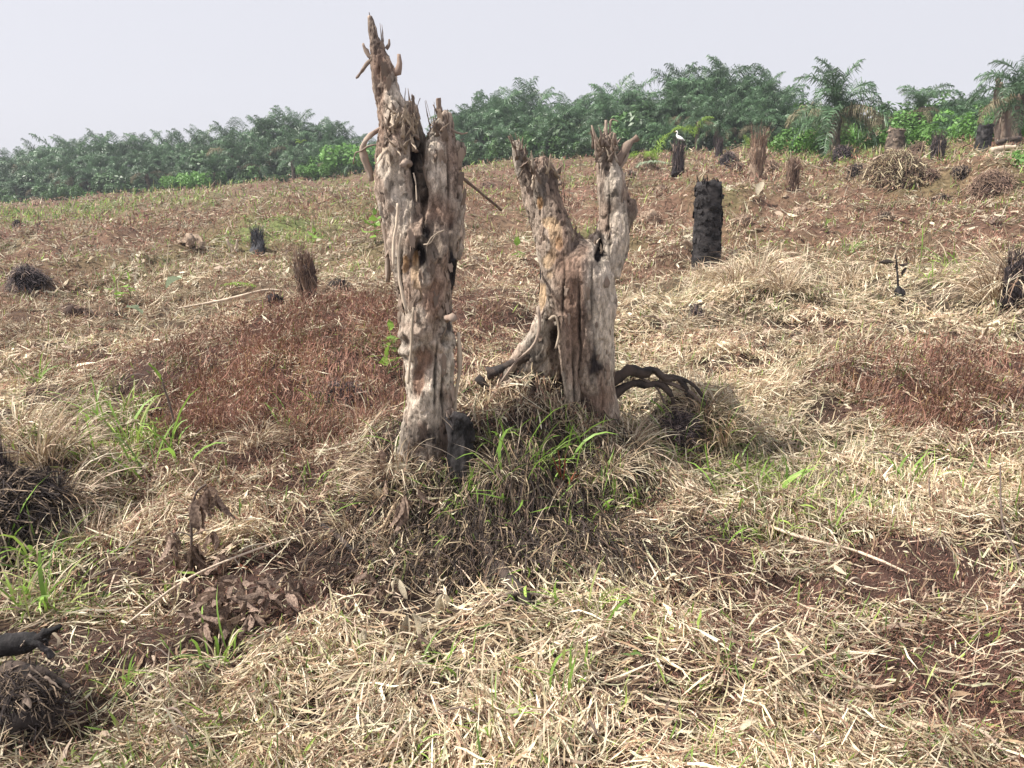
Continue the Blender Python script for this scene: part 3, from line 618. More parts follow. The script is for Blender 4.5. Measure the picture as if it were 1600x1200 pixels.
for i, s_ in enumerate([[(962, 256, 8), (972, 240, 6), (984, 224, 5), (996, 214, 4.5)], [(942, 244, 6), (934, 228, 4.5), (929, 216, 3), (925, 196, .8)], [(948, 240, 5), (947, 222, 3.6), (947, 205, 3), (946, 188, 2.4)],
                        [(955, 244, 5), (958, 222, 4), (961, 208, 3)], [(950, 236, 3), (953, 212, 2), (954, 190, 1.4), (958, 187, 1), (966, 190, .7)], [(968, 262, 3), (977, 250, 2.5), (982, 236, 1.5)]]):
    wood_tube('branch_stub', s_, root2, M['wood'], D2, 8, 9, .3, 160 + i)
for a in [(806, 232, 802, 210, 7), (811, 232, 809, 208, 6), (815, 236, 817, 213, 6), (803, 238, 800, 218, 6), (812, 262, 828, 250, 5), (808, 280, 820, 262, 5), (826, 300, 816, 276, 5), (808, 250, 803, 213, 12), (812, 245, 811, 212, 9), (818, 250, 822, 224, 10), (816, 262, 824, 236, 10), (834, 290, 812, 268, 7), (932, 250, 929, 210, 7), (938, 244, 934, 214, 7), (944, 240, 951, 208, 8), (960, 236, 956, 206, 4),
          (886, 395, 876, 372, 6), (894, 392, 888, 362, 5), (902, 392, 912, 368, 5), (914, 396, 905, 374, 5), (928, 392, 932, 372, 8), (936, 388, 946, 366, 7), (942, 392, 956, 350, 5), (872, 330, 874, 268, 3), (877, 330, 878, 262, 3), (882, 318, 880, 270, 3), (888, 322, 893, 264, 1.6), (888, 322, 896, 300, 2)]:
    splinter(root2, *a[:4], D2 - random.uniform(-.02, .05), a[4])
for k in range(36):
    bx = random.uniform(830, 874); by = random.uniform(258, 300)
    splinter(root2, bx, by, bx + random.uniform(-8, 8), by - random.uniform(10, 34), D2 - random.uniform(-.03, .09), random.uniform(2.5, 7), pale=random.random() < .3, dd=random.uniform(-.05, .03))
for k in range(12):
    bx = random.uniform(885, 950); by = random.uniform(378, 400)
    splinter(root2, bx, by, bx + random.uniform(-16, 16), by - random.uniform(6, 26), D2 - random.uniform(.0, .09), random.uniform(2, 5), pale=random.random() < .5, dd=random.uniform(-.05, .03))
wood_tube('hanging_bark', [(838, 330, 2.5), (842, 380, 3.2), (846, 430, 2.5), (842, 460, 1.5)], root2, M['char'], D2 + .02, 6, 10, .3, 170)
for pts, mt in [([(840, 480, 2.5), (843, 510, 2.5), (833, 540, 2.2), (806, 566, 1.8), (780, 600, 1.2)], 'wood'), ([(858, 500, 2.2), (868, 495, 2.4), (874, 520, 2), (868, 545, 2)], 'palewood')]:
    wood_tube('climbing_root', pts, root2, M[mt], D2 - .13, 6, 12, .3, 180)
GR_ = float(H(.8, 3.9))
for k in range(40):
    bx = random.uniform(926, 968); by = random.uniform(226, 258)
    splinter(root2, bx, by, bx + random.uniform(-9, 9), by - random.uniform(10, 34), D2 - random.uniform(-.04, .06), random.uniform(2.5, 7), pale=random.random() < .3, dd=random.uniform(-.05, .03))
for i, (pts, mt) in enumerate([([(950, 598, 13), (968, 588, 10), (985, 578, 8.5), (1006, 584, 8), (1022, 578, 6.5), (1040, 592, 6), (1056, 590, 4.5), (1074, 612, 4), (1090, 648, 2.5)], 'rootwood'), ([(955, 622, 10), (968, 610, 7), (990, 598, 5.5), (1012, 602, 6), (1030, 600, 4.5), (1048, 618, 4.5), (1054, 640, 3.5), (1064, 660, 3), (1062, 690, 2)], 'rootwood'),
                               ([(760, 584, 9), (790, 574, 8), (820, 560, 9), (842, 548, 8)], 'rootwood'), ([(745, 590, 5), (770, 610, 6), (800, 604, 7), (830, 596, 7), (850, 585, 6)], 'rootwood'), ([(770, 620, 5), (790, 606, 7), (800, 600, 6)], 'palewood'),
                               ([(1030, 592, 4), (1050, 600, 4), (1085, 618, 3), (1110, 650, 2.5)], 'twig'), ([(1000, 590, 2), (1026, 606, 1.8), (1040, 640, 1.5), (1038, 680, 1)], 'twig'), ([(1040, 586, 3), (1075, 596, 3), (1100, 622, 2.5), (1118, 660, 2)], 'rootwood')]):
    wood_tube('root', pts, root2, M[mt], D2 + (.06 if pts[0][0] > 900 else -.03), 10, 18, .16, 190 + i, .45)

# loose bark flakes on the two big stumps
def flake_mesh(seed):
    r = np.random.default_rng(seed); nu, nv = 4, 7
    u = np.linspace(-1, 1, nu); v = np.linspace(-1, 1, nv); U, Vv = np.meshgrid(u, v)
    wv = (1 - .45 * np.abs(Vv) ** 2.2) * (1 + r.normal(0, .16, (nv, 1)))
    X = U * .5 * wv + r.normal(0, .03, U.shape); Z = Vv + r.normal(0, .06, U.shape) + .12 * np.sin(U * 4 + seed)
    Y = -.22 * U ** 2 + .28 * np.clip(Vv, 0, 1) ** 2 * r.uniform(.2, 1.4) + r.normal(0, .02, U.shape)
    A = np.stack([X, Y, Z], -1).reshape(-1, 3); B = A + [0, -.09, 0]
    i = (np.arange(nv - 1) * nu)[:, None] + np.arange(nu - 1)[None]; f = np.stack([i, i + 1, i + nu + 1, i + nu], -1).reshape(-1, 4)
    n = nu * nv; Fs = [f, f[:, ::-1] + n]
    edge = [j for j in range(nu)] + [nu * (j + 1) + nu - 1 for j in range(nv - 1)] + [nu * nv - 2 - j for j in range(nu - 1)] + [nu * (nv - 2 - j) for j in range(nv - 2)]
    e = np.array(edge); e2 = np.roll(e, -1); Fs.append(np.stack([e, e + n, e2 + n, e2], -1))
    return mesh_np('bark_flake', np.concatenate([A, B]), np.concatenate(Fs), None, False)
FLK = [flake_mesh(200 + i) for i in range(5)]
for m_ in FLK: m_.materials.append(M['flake'])
def flakes(root, co, fq, n, seed, s0, s1):
    N = normals(co, fq); r = np.random.default_rng(seed); rl = np.array(root.location)
    zmin = rl[2] + .25; ok = np.where((N[:, 1] < .4) & (np.abs(N[:, 2]) < .5) & (co[:, 2] > zmin))[0]
    for k in r.choice(ok, n):
        nrm = Vector(N[k]); zax = (Vector((r.normal(0, .18), r.normal(0, .1), 1.0))); zax = (zax - nrm * zax.dot(nrm)).normalized(); xax = zax.cross(nrm).normalized()
        from mathutils import Matrix
        m = Matrix((xax, nrm, zax)).transposed().to_euler()
        s = r.uniform(s0, s1); o = link('bark_flake', FLK[r.integers(5)], None, root, co[k] - rl + N[k] * .001, m, (s * r.uniform(.5, 1.1), s * .5, s * r.uniform(.8, 1.5)))
flakes(root1, CO1, FQ1, 95, 5, .010, .042)
flakes(root2, CO2, FQ2, 60, 6, .009, .032)

# ------------------------------------------------------------------ stumps out in the field
def ground_at(px, py, off=0.0):
    g = G(px, py); return np.array([g[0], g[1], H(g[0], g[1]) - off])
FIBC = {'mixed': np.array([[.10, .075, .06], [.05, .04, .038], [.035, .028, .026], [.28, .21, .15]]), 'olive': np.array([[.26, .20, .12], [.16, .11, .08], [.12, .08, .06], [.42, .36, .24]]), 'brown': np.array([[.16, .105, .08], [.24, .16, .12], [.09, .06, .05], [.30, .21, .15]]), 'dark': np.array([[.05, .04, .045], [.09, .07, .07], [.03, .025, .027], [.16, .12, .11]]),
        'tan': np.array([[.30, .21, .15], [.22, .14, .10], [.36, .27, .20], [.15, .09, .07]]), 'grey': np.array([[.075, .08, .095], [.05, .05, .06], [.12, .12, .13], [.03, .03, .035]])}
def fibrous_stump(px, py, wpx, hpx, label, tone='brown', n=500, flare=0.0, seed=0, tilt=0.0, boots=9, cat='tree stump', name='palm_stump', heap=False, messy=.3, fl=.35):
    g = ground_at(px, py); d = g[1]; r0 = wpx * d / F / 2; h = hpx * d / F
    t = thing(name, label, cat, tuple(g), (0, tilt, random.uniform(0, 6)))
    rs = np.random.default_rng(seed + 300)
    if heap:
        e_ = r0 * .8; t.rotation_mode = 'ZYX'; t.rotation_euler = (math.atan2(float(H(g[0], g[1] + e_) - H(g[0], g[1] - e_)), 2 * e_), -math.atan2(float(H(g[0] + e_, g[1]) - H(g[0] - e_, g[1])), 2 * e_), 0); t.location[2] -= h * .06
    K = 9; s = np.linspace(0, 1, K); prof = r0 * .72 * (1 + flare * (s - .4) * 1.2) * (1.0 if not heap else 1) * (np.sqrt(np.clip(1 - (s * .97) ** 2, 0, 1)) if heap else 1 - .1 * s)
    pts = np.stack([.08 * r0 * rs.normal(0, 1, K), .08 * r0 * rs.normal(0, 1, K), s * h * (.85 if not heap else 1.0) - (.1 if not heap else .3) * h], -1)
    V, Fq = tube(pts, prof, 12, .35, seed)
    V[:, 2] += h * .07 * noise2(V[:, 0] / r0 * 3 + seed, V[:, 1] / r0 * 3)
    pal = FIBC[tone]
    c = np.repeat(pal[2][None] * .9, len(V), 0)
    link('core', mesh_np('core', V, Fq, c, False), M['fibre'], t)
    # clinging fibres: too many to count
    th = rs.random(n) * 2 * PI; z0 = rs.random(n) * h * .85; L = h * rs.uniform(.15, .5, n) * (1.6 if heap else 1)
    k = 4; q = np.linspace(0, 1, k)[None]
    rad = np.interp(z0 / h, s, prof)[:, None] * 1.0 + r0 * .30 * rs.random(n)[:, None] * q + (r0 * messy * rs.normal(0, 1, n)[:, None]) * q ** 1.5
    if heap: z0 = z0 * rs.random(n)
    dn = np.where(rs.random(n) < (.55 if heap else .25), -1, 1)[:, None]
    thq = th[:, None] + rs.normal(0, .5 if heap else .25, n)[:, None] * q
    C = np.stack([rad * np.cos(thq), rad * np.sin(thq), np.maximum(z0[:, None] + dn * L[:, None] * q, -.02)], -1)
    if heap:
        ph2 = rs.random(n) * 2 * PI; rr2 = r0 * np.sqrt(rs.random(n)) * 1.05; hz = h * np.clip(1 - (rr2 / r0 / 1.1) ** 2, 0, 1) * (.8 + .3 * rs.random(n))
        dirv = rs.normal(0, 1, (n, 3)) * [1, 1, .45]; dirv /= np.linalg.norm(dirv, axis=1)[:, None]; LL = (h * rs.uniform(.12, 1.1, n) ** 1.6)[:, None, None]
        qq = (q - .5)[..., None]
        C = np.stack([rr2 * np.cos(ph2), rr2 * np.sin(ph2), hz], -1)[:, None] + dirv[:, None] * LL * qq + rs.normal(0, .06 * h, (n, k, 3)) + np.array([0, 0, -.9]) * LL * qq ** 2
        C[..., 2] = np.maximum(C[..., 2], -.05 * h)
        thq = np.arctan2(dirv[:, 1], dirv[:, 0])[:, None] + 0 * q
    wd = np.maximum(r0 * (.035 if not heap else .016) * rs.uniform(.5, 1.6, n), .42 * d / 768)
    W = np.stack([-np.sin(thq), np.cos(thq), 0 * thq], -1) * (wd[:, None] * (1.1 - q * .8))[..., None]
    W = W * np.cos(.8) + np.array([0, 0, 1.0]) * 0
    V, Fq, cc = ribbons(C, W, pal[rs.integers(0, len(pal), n)] * rs.uniform(.6, 1.35, n)[:, None])
    tag(link('fibre', mesh_np('fibre', V, Fq, cc), M['fibre'], t), kind='stuff')
    for i in range(boots):
        a = rs.random() * 2 * PI; zz = rs.uniform(.35, .95) * h; ln = h * rs.uniform(.18, .4)
        o = link('leaf_base', SPL[rs.integers(6)], None, t, (prof[4] * .85 * math.cos(a), prof[4] * .85 * math.sin(a), zz - ln * .4), (rs.normal(0, .35), rs.normal(0, .35), a))
        wv = r0 * rs.uniform(1.0, 2.2); o.scale = (wv, wv * 1.2, ln)
    return t
big = 700
fibrous_stump(480, 466, 38, 66, 'brown splintered palm stump on the left, between two red brown heaps', 'brown', 700, .1, 1, .04)
fibrous_stump(404, 400, 26, 36, 'small blue grey stump in the field left of the tall hollow stump', 'grey', 400, -.2, 2)
fibrous_stump(46, 446, 56, 34, 'low dark shaggy stump near the left edge beside a bent dry frond', 'dark', 700, 0, 3, heap=True, boots=4)
fibrous_stump(431, 486, 30, 26, 'short dark broken stub under long dry stalks, front of the splintered palm stump', 'dark', 300, 0, 4, boots=4)
eg = fibrous_stump(1059, 272, 23, 42, 'dark shaggy stump with a white bird perched on it', 'dark', 500, 0, 5)
fibrous_stump(1181, 283, 27, 66, 'tan shaggy stump that widens at the top, right of the bird stump', 'tan', 700, .55, 6, messy=.5)
fibrous_stump(1237, 298, 24, 44, 'narrow brown shaggy stump beside the wide topped tan one', 'brown', 450, -.3, 7)
fibrous_stump(1123, 246, 13, 26, 'thin dark stub left of the wide topped stump, at the wood edge', 'dark', 250, -.2, 8, boots=3)
fibrous_stump(1138, 258, 28, 18, 'low dark heap at the foot of the thin dark stub', 'dark', 300, 0, 9, heap=True, boots=3)
fibrous_stump(1464, 250, 25, 34, 'round dark shaggy stump between the pale cut stump and the black stump on the right', 'dark', 450, .1, 10)
fibrous_stump(1430, 242, 22, 22, 'small brown stub just right of the pale cut stump', 'brown', 250, 0, 11, heap=True, boots=3)
fibrous_stump(1372, 232, 44, 26, 'low brown heap right of the lone palm', 'tan', 400, 0, 12, heap=True, boots=3, cat='brush heap', name='brush_heap')
fibrous_stump(1398, 276, 86, 38, 'large olive brown heap of dry stalks on the right, below the pale cut stump', 'olive', 2000, 0, 13, heap=True, boots=3, cat='brush heap', name='brush_heap', messy=.6)
fibrous_stump(1548, 296, 66, 28, 'low brown shaggy heap near the right edge', 'brown', 900, 0, 14, heap=True, boots=2, cat='brush heap', name='brush_heap', messy=.5)
fibrous_stump(1262, 232, 50, 22, 'low reddish heap at the wood edge left of the lone palm', 'tan', 400, 0, 15, heap=True, boots=3, cat='brush heap', name='brush_heap')
fibrous_stump(1316, 244, 34, 16, 'small black burnt heap at the foot of the lone palm', 'dark', 300, 0, 16, heap=True, boots=3, cat='brush heap', name='brush_heap')
fibrous_stump(31, 357, 18, 13, 'tiny dark stub at the far left near the wood edge', 'dark', 160, 0, 17, heap=True, boots=2)
fibrous_stump(62, 357, 12, 10, 'tiny brown stub at the far left, second from the edge', 'brown', 120, 0, 18, heap=True, boots=2)
fibrous_stump(950, 262, 24, 20, 'small brown stub seen just behind the right prong of the forked stump', 'brown', 200, 0, 19, heap=True, boots=2)
fibrous_stump(1010, 262, 30, 24, 'rusty brown heap left of the bird stump', 'tan', 350, 0, 20, heap=True, boots=3, cat='brush heap', name='brush_heap')
fibrous_stump(1095, 500, 26, 30, 'dark little stub in the straw below the black charred stump', 'dark', 200, 0, 21, heap=True, boots=3)
fibrous_stump(1066, 684, 66, 52, 'black burnt rootstock heap under the arched roots right of the forked stump', 'dark', 900, 0, 22, heap=True, boots=8, cat='rootstock', name='burnt_rootstock', messy=.5)
fibrous_stump(-5, 800, 84, 200, 'big dark shaggy stump cut by the left edge', 'dark', 900, -.6, 23, tilt=.12, messy=.2)
fibrous_stump(10, 815, 190, 90, 'broad dark matted root mass around the big stump at the left edge', 'mixed', 2200, 0, 28, heap=True, boots=3, cat='root mass', name='root_mass')
fibrous_stump(1583, 474, 44, 76, 'dark stump under leaning grey stalks at the right edge', 'dark', 600, -.1, 24)
fibrous_stump(1240, 262, 16, 14, 'small rusty stub above the narrow brown shaggy stump', 'brown', 140, 0, 25, heap=True, boots=2)
fibrous_stump(120, 500, 70, 22, 'low dark hump of old frond bases left of the curled palm sheath', 'brown', 400, 0, 26, heap=True, boots=5, cat='brush heap', name='brush_heap')
fibrous_stump(530, 640, 90, 50, 'dark hollow tangle at the foot of the big red brown mound', 'dark', 500, 0, 27, heap=True, boots=3, cat='brush heap', name='brush_heap')

for px_, py_, w_, h_, lb in [(985, 280, 26, 14, 'behind the right prong of the forked stump'), (1032, 302, 30, 14, 'up left of the black charred stump'), (1152, 268, 24, 14, 'left of the wide topped tan stump'), (1207, 268, 20, 18, 'between the wide topped and the narrow brown stump'), (1290, 262, 28, 13, 'below left of the lone palm'), (1340, 272, 32, 15, 'left of the large olive heap'),
                             (1452, 280, 26, 14, 'right of the large olive heap'), (1500, 272, 26, 12, 'above the low shaggy heap near the right edge'), (1252, 335, 36, 13, 'in the brown litter below the narrow brown stump'), (1470, 318, 34, 13, 'in the brown litter far right'), (762, 296, 26, 11, 'between the two big stumps, far out'), (300, 384, 54, 13, 'left of the forked pale sticks'),
                             (1382, 345, 30, 12, 'in the middle of the right slope'), (1160, 350, 30, 14, 'just right of the black charred stump'), (1010, 345, 46, 18, 'left of the black charred stump'), (530, 450, 40, 16, 'right of the splintered palm stump'), (180, 500, 36, 14, 'above the comb like dry frond'), (60, 620, 44, 20, 'above the big left stump'), (250, 640, 40, 14, 'by the leafy stalk'), (1420, 232, 16, 14, 'right behind the pale cut stump'), (1345, 228, 18, 14, 'right of the lone palm')]:
    fibrous_stump(px_, py_, w_, h_, 'small brown hump of dead stalks ' + lb, random.choice(['brown', 'tan', 'mixed']), 170, 0, int(px_), heap=True, boots=2, cat='litter hump', name='litter_hump', messy=.6)
t = thing('forked_stub', 'little pale forked stub left of the small blue grey stump', 'tree stump', tuple(ground_at(364, 396)))
for pts in [[(364, 398, 3.4), (360, 386, 2.8), (354, 374, 1.6)], [(365, 397, 3), (369, 386, 2.4), (371, 374, 1.4)]]: wood_tube('stub_prong', pts, t, M['palewood'], ground_at(364, 396)[1], 7, 8, .3, 33)
def cut_stump(px, py, wpx, hpx, label, mat, seed, tilt=0, voxn=22, rough=.12, top=.06, plates=0, platemat=None, lum=.12):
    g = ground_at(px, py); d = g[1]; r0 = wpx * d / F / 2; h = hpx * d / F
    t = thing('cut_stump', label, 'tree stump', tuple(g), (0, tilt, random.uniform(0, 6)))
    K = 22; s = np.linspace(-.08, 1, K); pts = np.stack([0 * s, 0 * s, s * h], -1)
    n = 28; V, Fq = tube(pts, r0 * (1.12 - .16 * s), n, rough, seed)
    a = np.arctan2(V[:, 1], V[:, 0]); rr_ = 1 + lum * fbm3(np.cos(a) * 3, np.sin(a) * 3, V[:, 2] / r0 * 2.2, seed, 3) * 2
    V[:, 0] *= rr_; V[:, 1] *= rr_; V[:, 2] += np.where(V[:, 2] > h * .95, h * top * noise2(V[:, 0] / r0 * 2, V[:, 1] / r0 * 2 + seed), 0)
    link('trunk', mesh_np('trunk', V, Fq, None, False), M[mat], t)
    rs = np.random.default_rng(seed)
    for i in range(plates):
        a = rs.random() * 2 * PI; zz = rs.uniform(.05, .95) * h; R_ = r0 * 1.02
        o = link('bark_plate', FLK[rs.integers(5)], None, t, (R_ * math.cos(a), R_ * math.sin(a), zz), (rs.normal(0, .1), rs.normal(0, .15), a + PI / 2)); sx = r0 * rs.uniform(.4, .75); o.scale = (sx * .8, sx * .45, h * rs.uniform(.02, .05))
        if platemat:
            o.material_slots[0].link = 'OBJECT'; o.material_slots[0].material = M[platemat]
    for i in range(9):
        a = rs.random() * 2 * PI; o = link('splinter', SPL[rs.integers(6)], None, t, (r0 * .8 * math.cos(a), r0 * .8 * math.sin(a), h * .93), (rs.normal(0, .2), rs.normal(0, .2), a)); o.scale = (r0 * 1.6, r0 * 1.6, h * rs.uniform(.06, .16))
        if mat[:4] == 'char': o.material_slots[0].link = 'OBJECT'; o.material_slots[0].material = M['char']
    return t
cut_stump(1102, 424, 40, 132, 'straight black charred palm stump standing alone right of the forked stump', 'charpost', 3, .015, plates=90, platemat='charpost', rough=.08, lum=.05)
cut_stump(1397, 240, 24, 34, 'pale cut stump behind the big heap with a stick leaning on it', 'palmtrunk', 4, plates=20, platemat='wood', rough=.1, lum=.05, top=.2)
cut_stump(1535, 238, 20, 38, 'black burnt stump near the right edge beside two logs', 'char', 5, plates=5, platemat='char')

def stick(label, pts, mat='twig', name='stick', dist=None, group=None, cat='stick', n=6, m=10, rough=.3, seed=0):
    """pts (px,py,radius_px,lift_m) laid on the ground"""
    q = []; r = []
    for p in pts:
        g = ground_at(p[0], p[1]) if dist is None else P(p[0], p[1], dist)
        q.append(g + np.array([0, 0, p[3] if len(p) > 3 else .03])); r.append(p[2] * g[1] / F)
    q, r = resample(q, r, m); o0 = q[0].copy(); V, Fq = tube(q - o0, r, n, rough, seed)
    o = link(name, mesh_np(name, V, Fq), M[mat]); o.location = o0
    return tag(o, label, cat, group)
stick('long pale branch lying in green grass at the right of the picture, pointing down right', [(1140, 816, 2.4, .05), (1215, 846, 2.8, .05), (1270, 864, 3.2, .05), (1330, 882, 2.8, .05), (1375, 893, 2.2, .04), (1420, 910, 1.2, .03)], 'palewood', seed=1, m=16)
stick('stick leaning on the pale cut stump', [(1392, 258, 1.4, .05), (1402, 244, 1.4, .2), (1411, 234, 1.2, .5)], 'palewood', seed=2)
stick('pale log lying by the black burnt stump near the right edge', [(1548, 242, 4, .15), (1568, 240, 4, .15), (1586, 240, 3.6, .15)], 'palewood', 'log', cat='log', seed=3, n=8)
stick('dark log lying just above the pale log near the right edge', [(1558, 234, 4, .2), (1575, 229, 4.5, .2), (1592, 227, 4, .2)], 'rootwood', 'log', cat='log', seed=4, n=8)
stick('dark root running down the front of the mound below the tall stump', [(742, 842, 9, .02), (762, 872, 12, .03), (785, 905, 12, .03), (812, 940, 14, .02), (836, 962, 10, 0)], 'rootwood', 'bare_root', cat='root', seed=5, n=10, m=16)
stick('grey curved stick at the foot of the mound', [(752, 962, 4, .03), (800, 944, 4.5, .04), (850, 950, 4, .04), (890, 958, 2.5, .03)], 'twig', seed=6, m=14)
stick('short dark stick poking from the left foot of the mound', [(503, 840, 5, .05), (530, 856, 5, .04), (556, 872, 4, .02)], 'rootwood', seed=7)
stick('grey thin stick across the dark front of the mound', [(805, 888, 2.4, .03), (840, 874, 2.6, .05), (868, 880, 2, .04)], 'twig', seed=8)
stick('long dry stalk lying above the dark stub on the left', [(280, 494, 1.5, .1), (350, 484, 1.8, .12), (410, 472, 1.8, .14), (440, 470, 1.2, .12)], 'palewood', seed=9)
stick('long straw stalk crossing below the hanging dead leaves', [(200, 990, 2.4, .03), (300, 930, 2.2, .06), (420, 880, 2, .07), (498, 846, 1.2, .05)], 'palewood', seed=10, m=14)
stick('dark bent twig sticking up near the right edge', [(1600, 905, 2.5, 0), (1580, 880, 2, .05), (1560, 850, 1.6, .10), (1552, 800, 1.2, .22)], 'twig', seed=11)
stick('dark upright twig in the straw on the right', [(1458, 800, 2, 0), (1450, 796, 1.6, .06), (1446, 790, 1.2, .12)], 'twig', seed=12)
def where(px, py):
    a = 'at the left edge' if px < 160 else 'on the left' if px < 450 else 'left of the mound' if px < 600 else 'below the mound' if px < 980 and py > 850 else 'by the big stumps' if px < 980 else 'right of the mound' if px < 1200 else 'on the right' if px < 1450 else 'at the right edge'
    b = 'near the wood' if py < 330 else 'far out in the field' if py < 440 else 'in the middle distance' if py < 620 else 'in the nearer litter' if py < 850 else 'in the foreground' if py < 1040 else 'close to the bottom of the picture'
    return a + ', ' + b
rs = np.random.default_rng(77)
for k in range(46):
    px_ = rs.uniform(20, 1580); py_ = rs.uniform(430, 1180); ln = rs.uniform(30, 95); a = rs.uniform(-.7, .7); c_ = rs.random()
    if abs(px_ - 790) < 190 and py_ < 760: continue
    dx, dy = ln * math.cos(a), ln * math.sin(a) * .6
    w_ = rs.uniform(1.0, 2.2) * (py_ / 900) ** .7
    stick(('pale' if c_ < .6 else 'dark') + ' thin dry stick lying ' + where(px_, py_), [(px_, py_, w_, .05), (px_ + dx * .35, py_ + dy * .3 + rs.normal(0, 3), w_, .07), (px_ + dx * .7, py_ + dy * .75 + rs.normal(0, 3), w_ * .9, .06), (px_ + dx, py_ + dy, w_ * .5, .03)],
          'palewood' if c_ < .6 else 'twig', 'dry_stick', group='thin dry sticks in the litter', n=5, m=7, seed=k)

# charred log with broken roots, lower left
cl = thing('charred_log', 'black charred log with broken twiggy end at the lower left corner', 'log', tuple(ground_at(20, 1060)))
for i, pts in enumerate([[(-60, 1030, 16), (-10, 1012, 18), (35, 1004, 16), (62, 1000, 9), (74, 988, 6), (92, 976, 4)], [(-60, 1075, 16), (0, 1056, 17), (50, 1050, 13), (84, 1058, 7), (104, 1076, 3)], [(40, 1002, 6), (64, 1010, 5), (84, 1026, 4)],
                         [(-40, 1090, 10), (10, 1085, 12), (40, 1100, 8)], [(20, 1050, 7), (30, 1080, 6), (36, 1110, 5)], [(0, 1048, 7), (6, 1080, 7), (8, 1120, 5)], [(70, 998, 3), (74, 1012, 2.5), (76, 1030, 2)]]):
    d = 2.0 + (.05 if i == 0 else 0) - .02 * (i % 3); wood_tube('charred_piece', pts, cl, M['char'] if i % 2 == 0 else M['rootwood'], d, 12, 20, .2, 400 + i, .5)

for k in range(16):
    bx = random.uniform(0, 90); by = random.uniform(1000, 1080)
    splinter(cl, bx, by, bx + random.uniform(-40, 40), by + random.uniform(-16, 30), 1.96 + random.uniform(-.03, .05), random.uniform(4, 9)).data
fibrous_stump(20, 1110, 170, 70, 'dark matted debris under the charred log in the lower left corner', 'mixed', 1300, 0, 29, heap=True, boots=3, cat='debris heap', name='debris_heap', messy=.5)
# ------------------------------------------------------------------ white bird on a stump
top = ground_at(1059, 272); bd = top[1]; sc_ = bd / F
bz = top[2] + 41 * sc_
bt = thing('egret', 'small white heron perched on top of a dark shaggy stump', 'bird', (top[0], bd, bz), (0, 0, PI * .85))
q = [(-.22, 0, .13), (-.16, 0, .16), (-.08, 0, .20), (.02, 0, .25), (.09, 0, .31), (.11, 0, .37), (.085, 0, .43), (.09, 0, .47), (.125, 0, .49), (.16, 0, .485)]
r = [.008, .03, .065, .075, .05, .028, .02, .02, .03, .012]
bs = 19 * sc_ / .50
q, r = resample(q, r, 26); V, Fq = tube(q * bs, r * bs, 12, 0, 0)
link('body', mesh_np('body', V, Fq), M['feather'], bt)
V, Fq = tube(np.array([(.15, 0, .485), (.19, 0, .475), (.235, 0, .46)]) * bs, np.array([.011, .008, .002]) * bs, 6); link('beak', mesh_np('beak', V, Fq), M['beak'], bt)
for sy in (-1, 1):
    V, Fq = tube(np.array([(-.02, .03 * sy, .2), (-.01, .03 * sy, .1), (0, .03 * sy, 0)]) * bs, np.array([.012, .008, .007]) * bs, 6); link('leg', mesh_np('leg', V, Fq), M['birdleg'], bt)
    V, Fq = tube(np.array([(-.19, .045 * sy, .15), (-.1, .068 * sy, .2), (0, .07 * sy, .24), (.05, .05 * sy, .27)]) * bs, np.array([.01, .04, .045, .015]) * bs, 8); V[:, 1] = .06 * sy * bs + (V[:, 1] - .06 * sy * bs) * .4
    link('wing', mesh_np('wing', V, Fq), M['feather'], bt)

# ------------------------------------------------------------------ leaves
def leaf_mesh(name, seed, wr=.32, fold=.5, curl=.6, nk=8, wavy=.035):
    """leaf of length 1 along -Z (hanging), folded on its midrib"""
    r = np.random.default_rng(seed); s = np.linspace(0, 1, nk)
    wd = wr * np.sin(PI * np.clip(s * .96 + .02, 0, 1)) ** .8 * (1 - .25 * s)
    a = curl * s * s * r.uniform(.5, 1.3)
    mid = np.stack([np.cumsum(np.sin(a)) / nk, 0 * s, -np.cumsum(np.cos(a)) / nk], -1)
    w1 = r.normal(0, wavy, nk); w2 = r.normal(0, wavy, nk)
    Lf = mid + np.stack([-wd * fold + w1, -wd, 0 * s + w2], -1) ; Rt = mid + np.stack([-wd * fold + w2, wd, 0 * s + w1], -1)
    V = np.stack([Lf, mid, Rt], 1).reshape(-1, 3); i = np.arange(nk - 1) * 3
    Fq = np.concatenate([np.stack([i, i + 1, i + 4, i + 3], -1), np.stack([i + 1, i + 2, i + 5, i + 4], -1)])
    return mesh_np(name, V, Fq)
DL = [leaf_mesh('leaf', 500 + i, .125 + .018 * i, 1.0 - .1 * i, .5 + .15 * i) for i in range(5)]
for m_ in DL: m_.materials.append(M['deadleaf'])
def hang(parent, px, py, lpx, dist, n, spread=.5, mat=None, name='leaf', down=True, wscale=1.0):
    for k in range(n):
        a = P(px + random.uniform(-3, 3), py + random.uniform(-3, 3), dist + random.uniform(-.02, .02)); L = lpx * dist / F * random.uniform(.7, 1.15)
        o = link(name, random.choice(DL), None, parent, a - np.array(parent.location), (random.gauss(0, spread) + (0 if down else PI * .55), random.gauss(0, spread), random.uniform(0, 6.28)), (L * wscale, L * wscale, L))
        if mat: o.material_slots[0].link = 'OBJECT'; o.material_slots[0].material = M[mat]
g = ground_at(300, 900); DW = g[1]
ws = thing('wilted_sapling', 'wilted sapling with drooping brown dead leaves left of the mound', 'plant', tuple(g))
for i, pts in enumerate([[(302, 925, 2.2), (299, 880, 2.2), (299, 835, 2), (299, 800, 2), (306, 770, 1.8), (322, 757, 1.5)], [(299, 838, 1.6), (285, 832, 1.2), (268, 834, 1)], [(299, 838, 1.6), (315, 830, 1.2), (330, 828, 1)],
                         [(150, 922, 1.2), (190, 920, 1.6), (240, 920, 1.8), (300, 926, 1.8), (345, 932, 1.4)]]):
    wood_tube('stem' if i == 0 else 'twig', pts, ws, M['twig'], DW, 6, 12, .2, 600 + i)
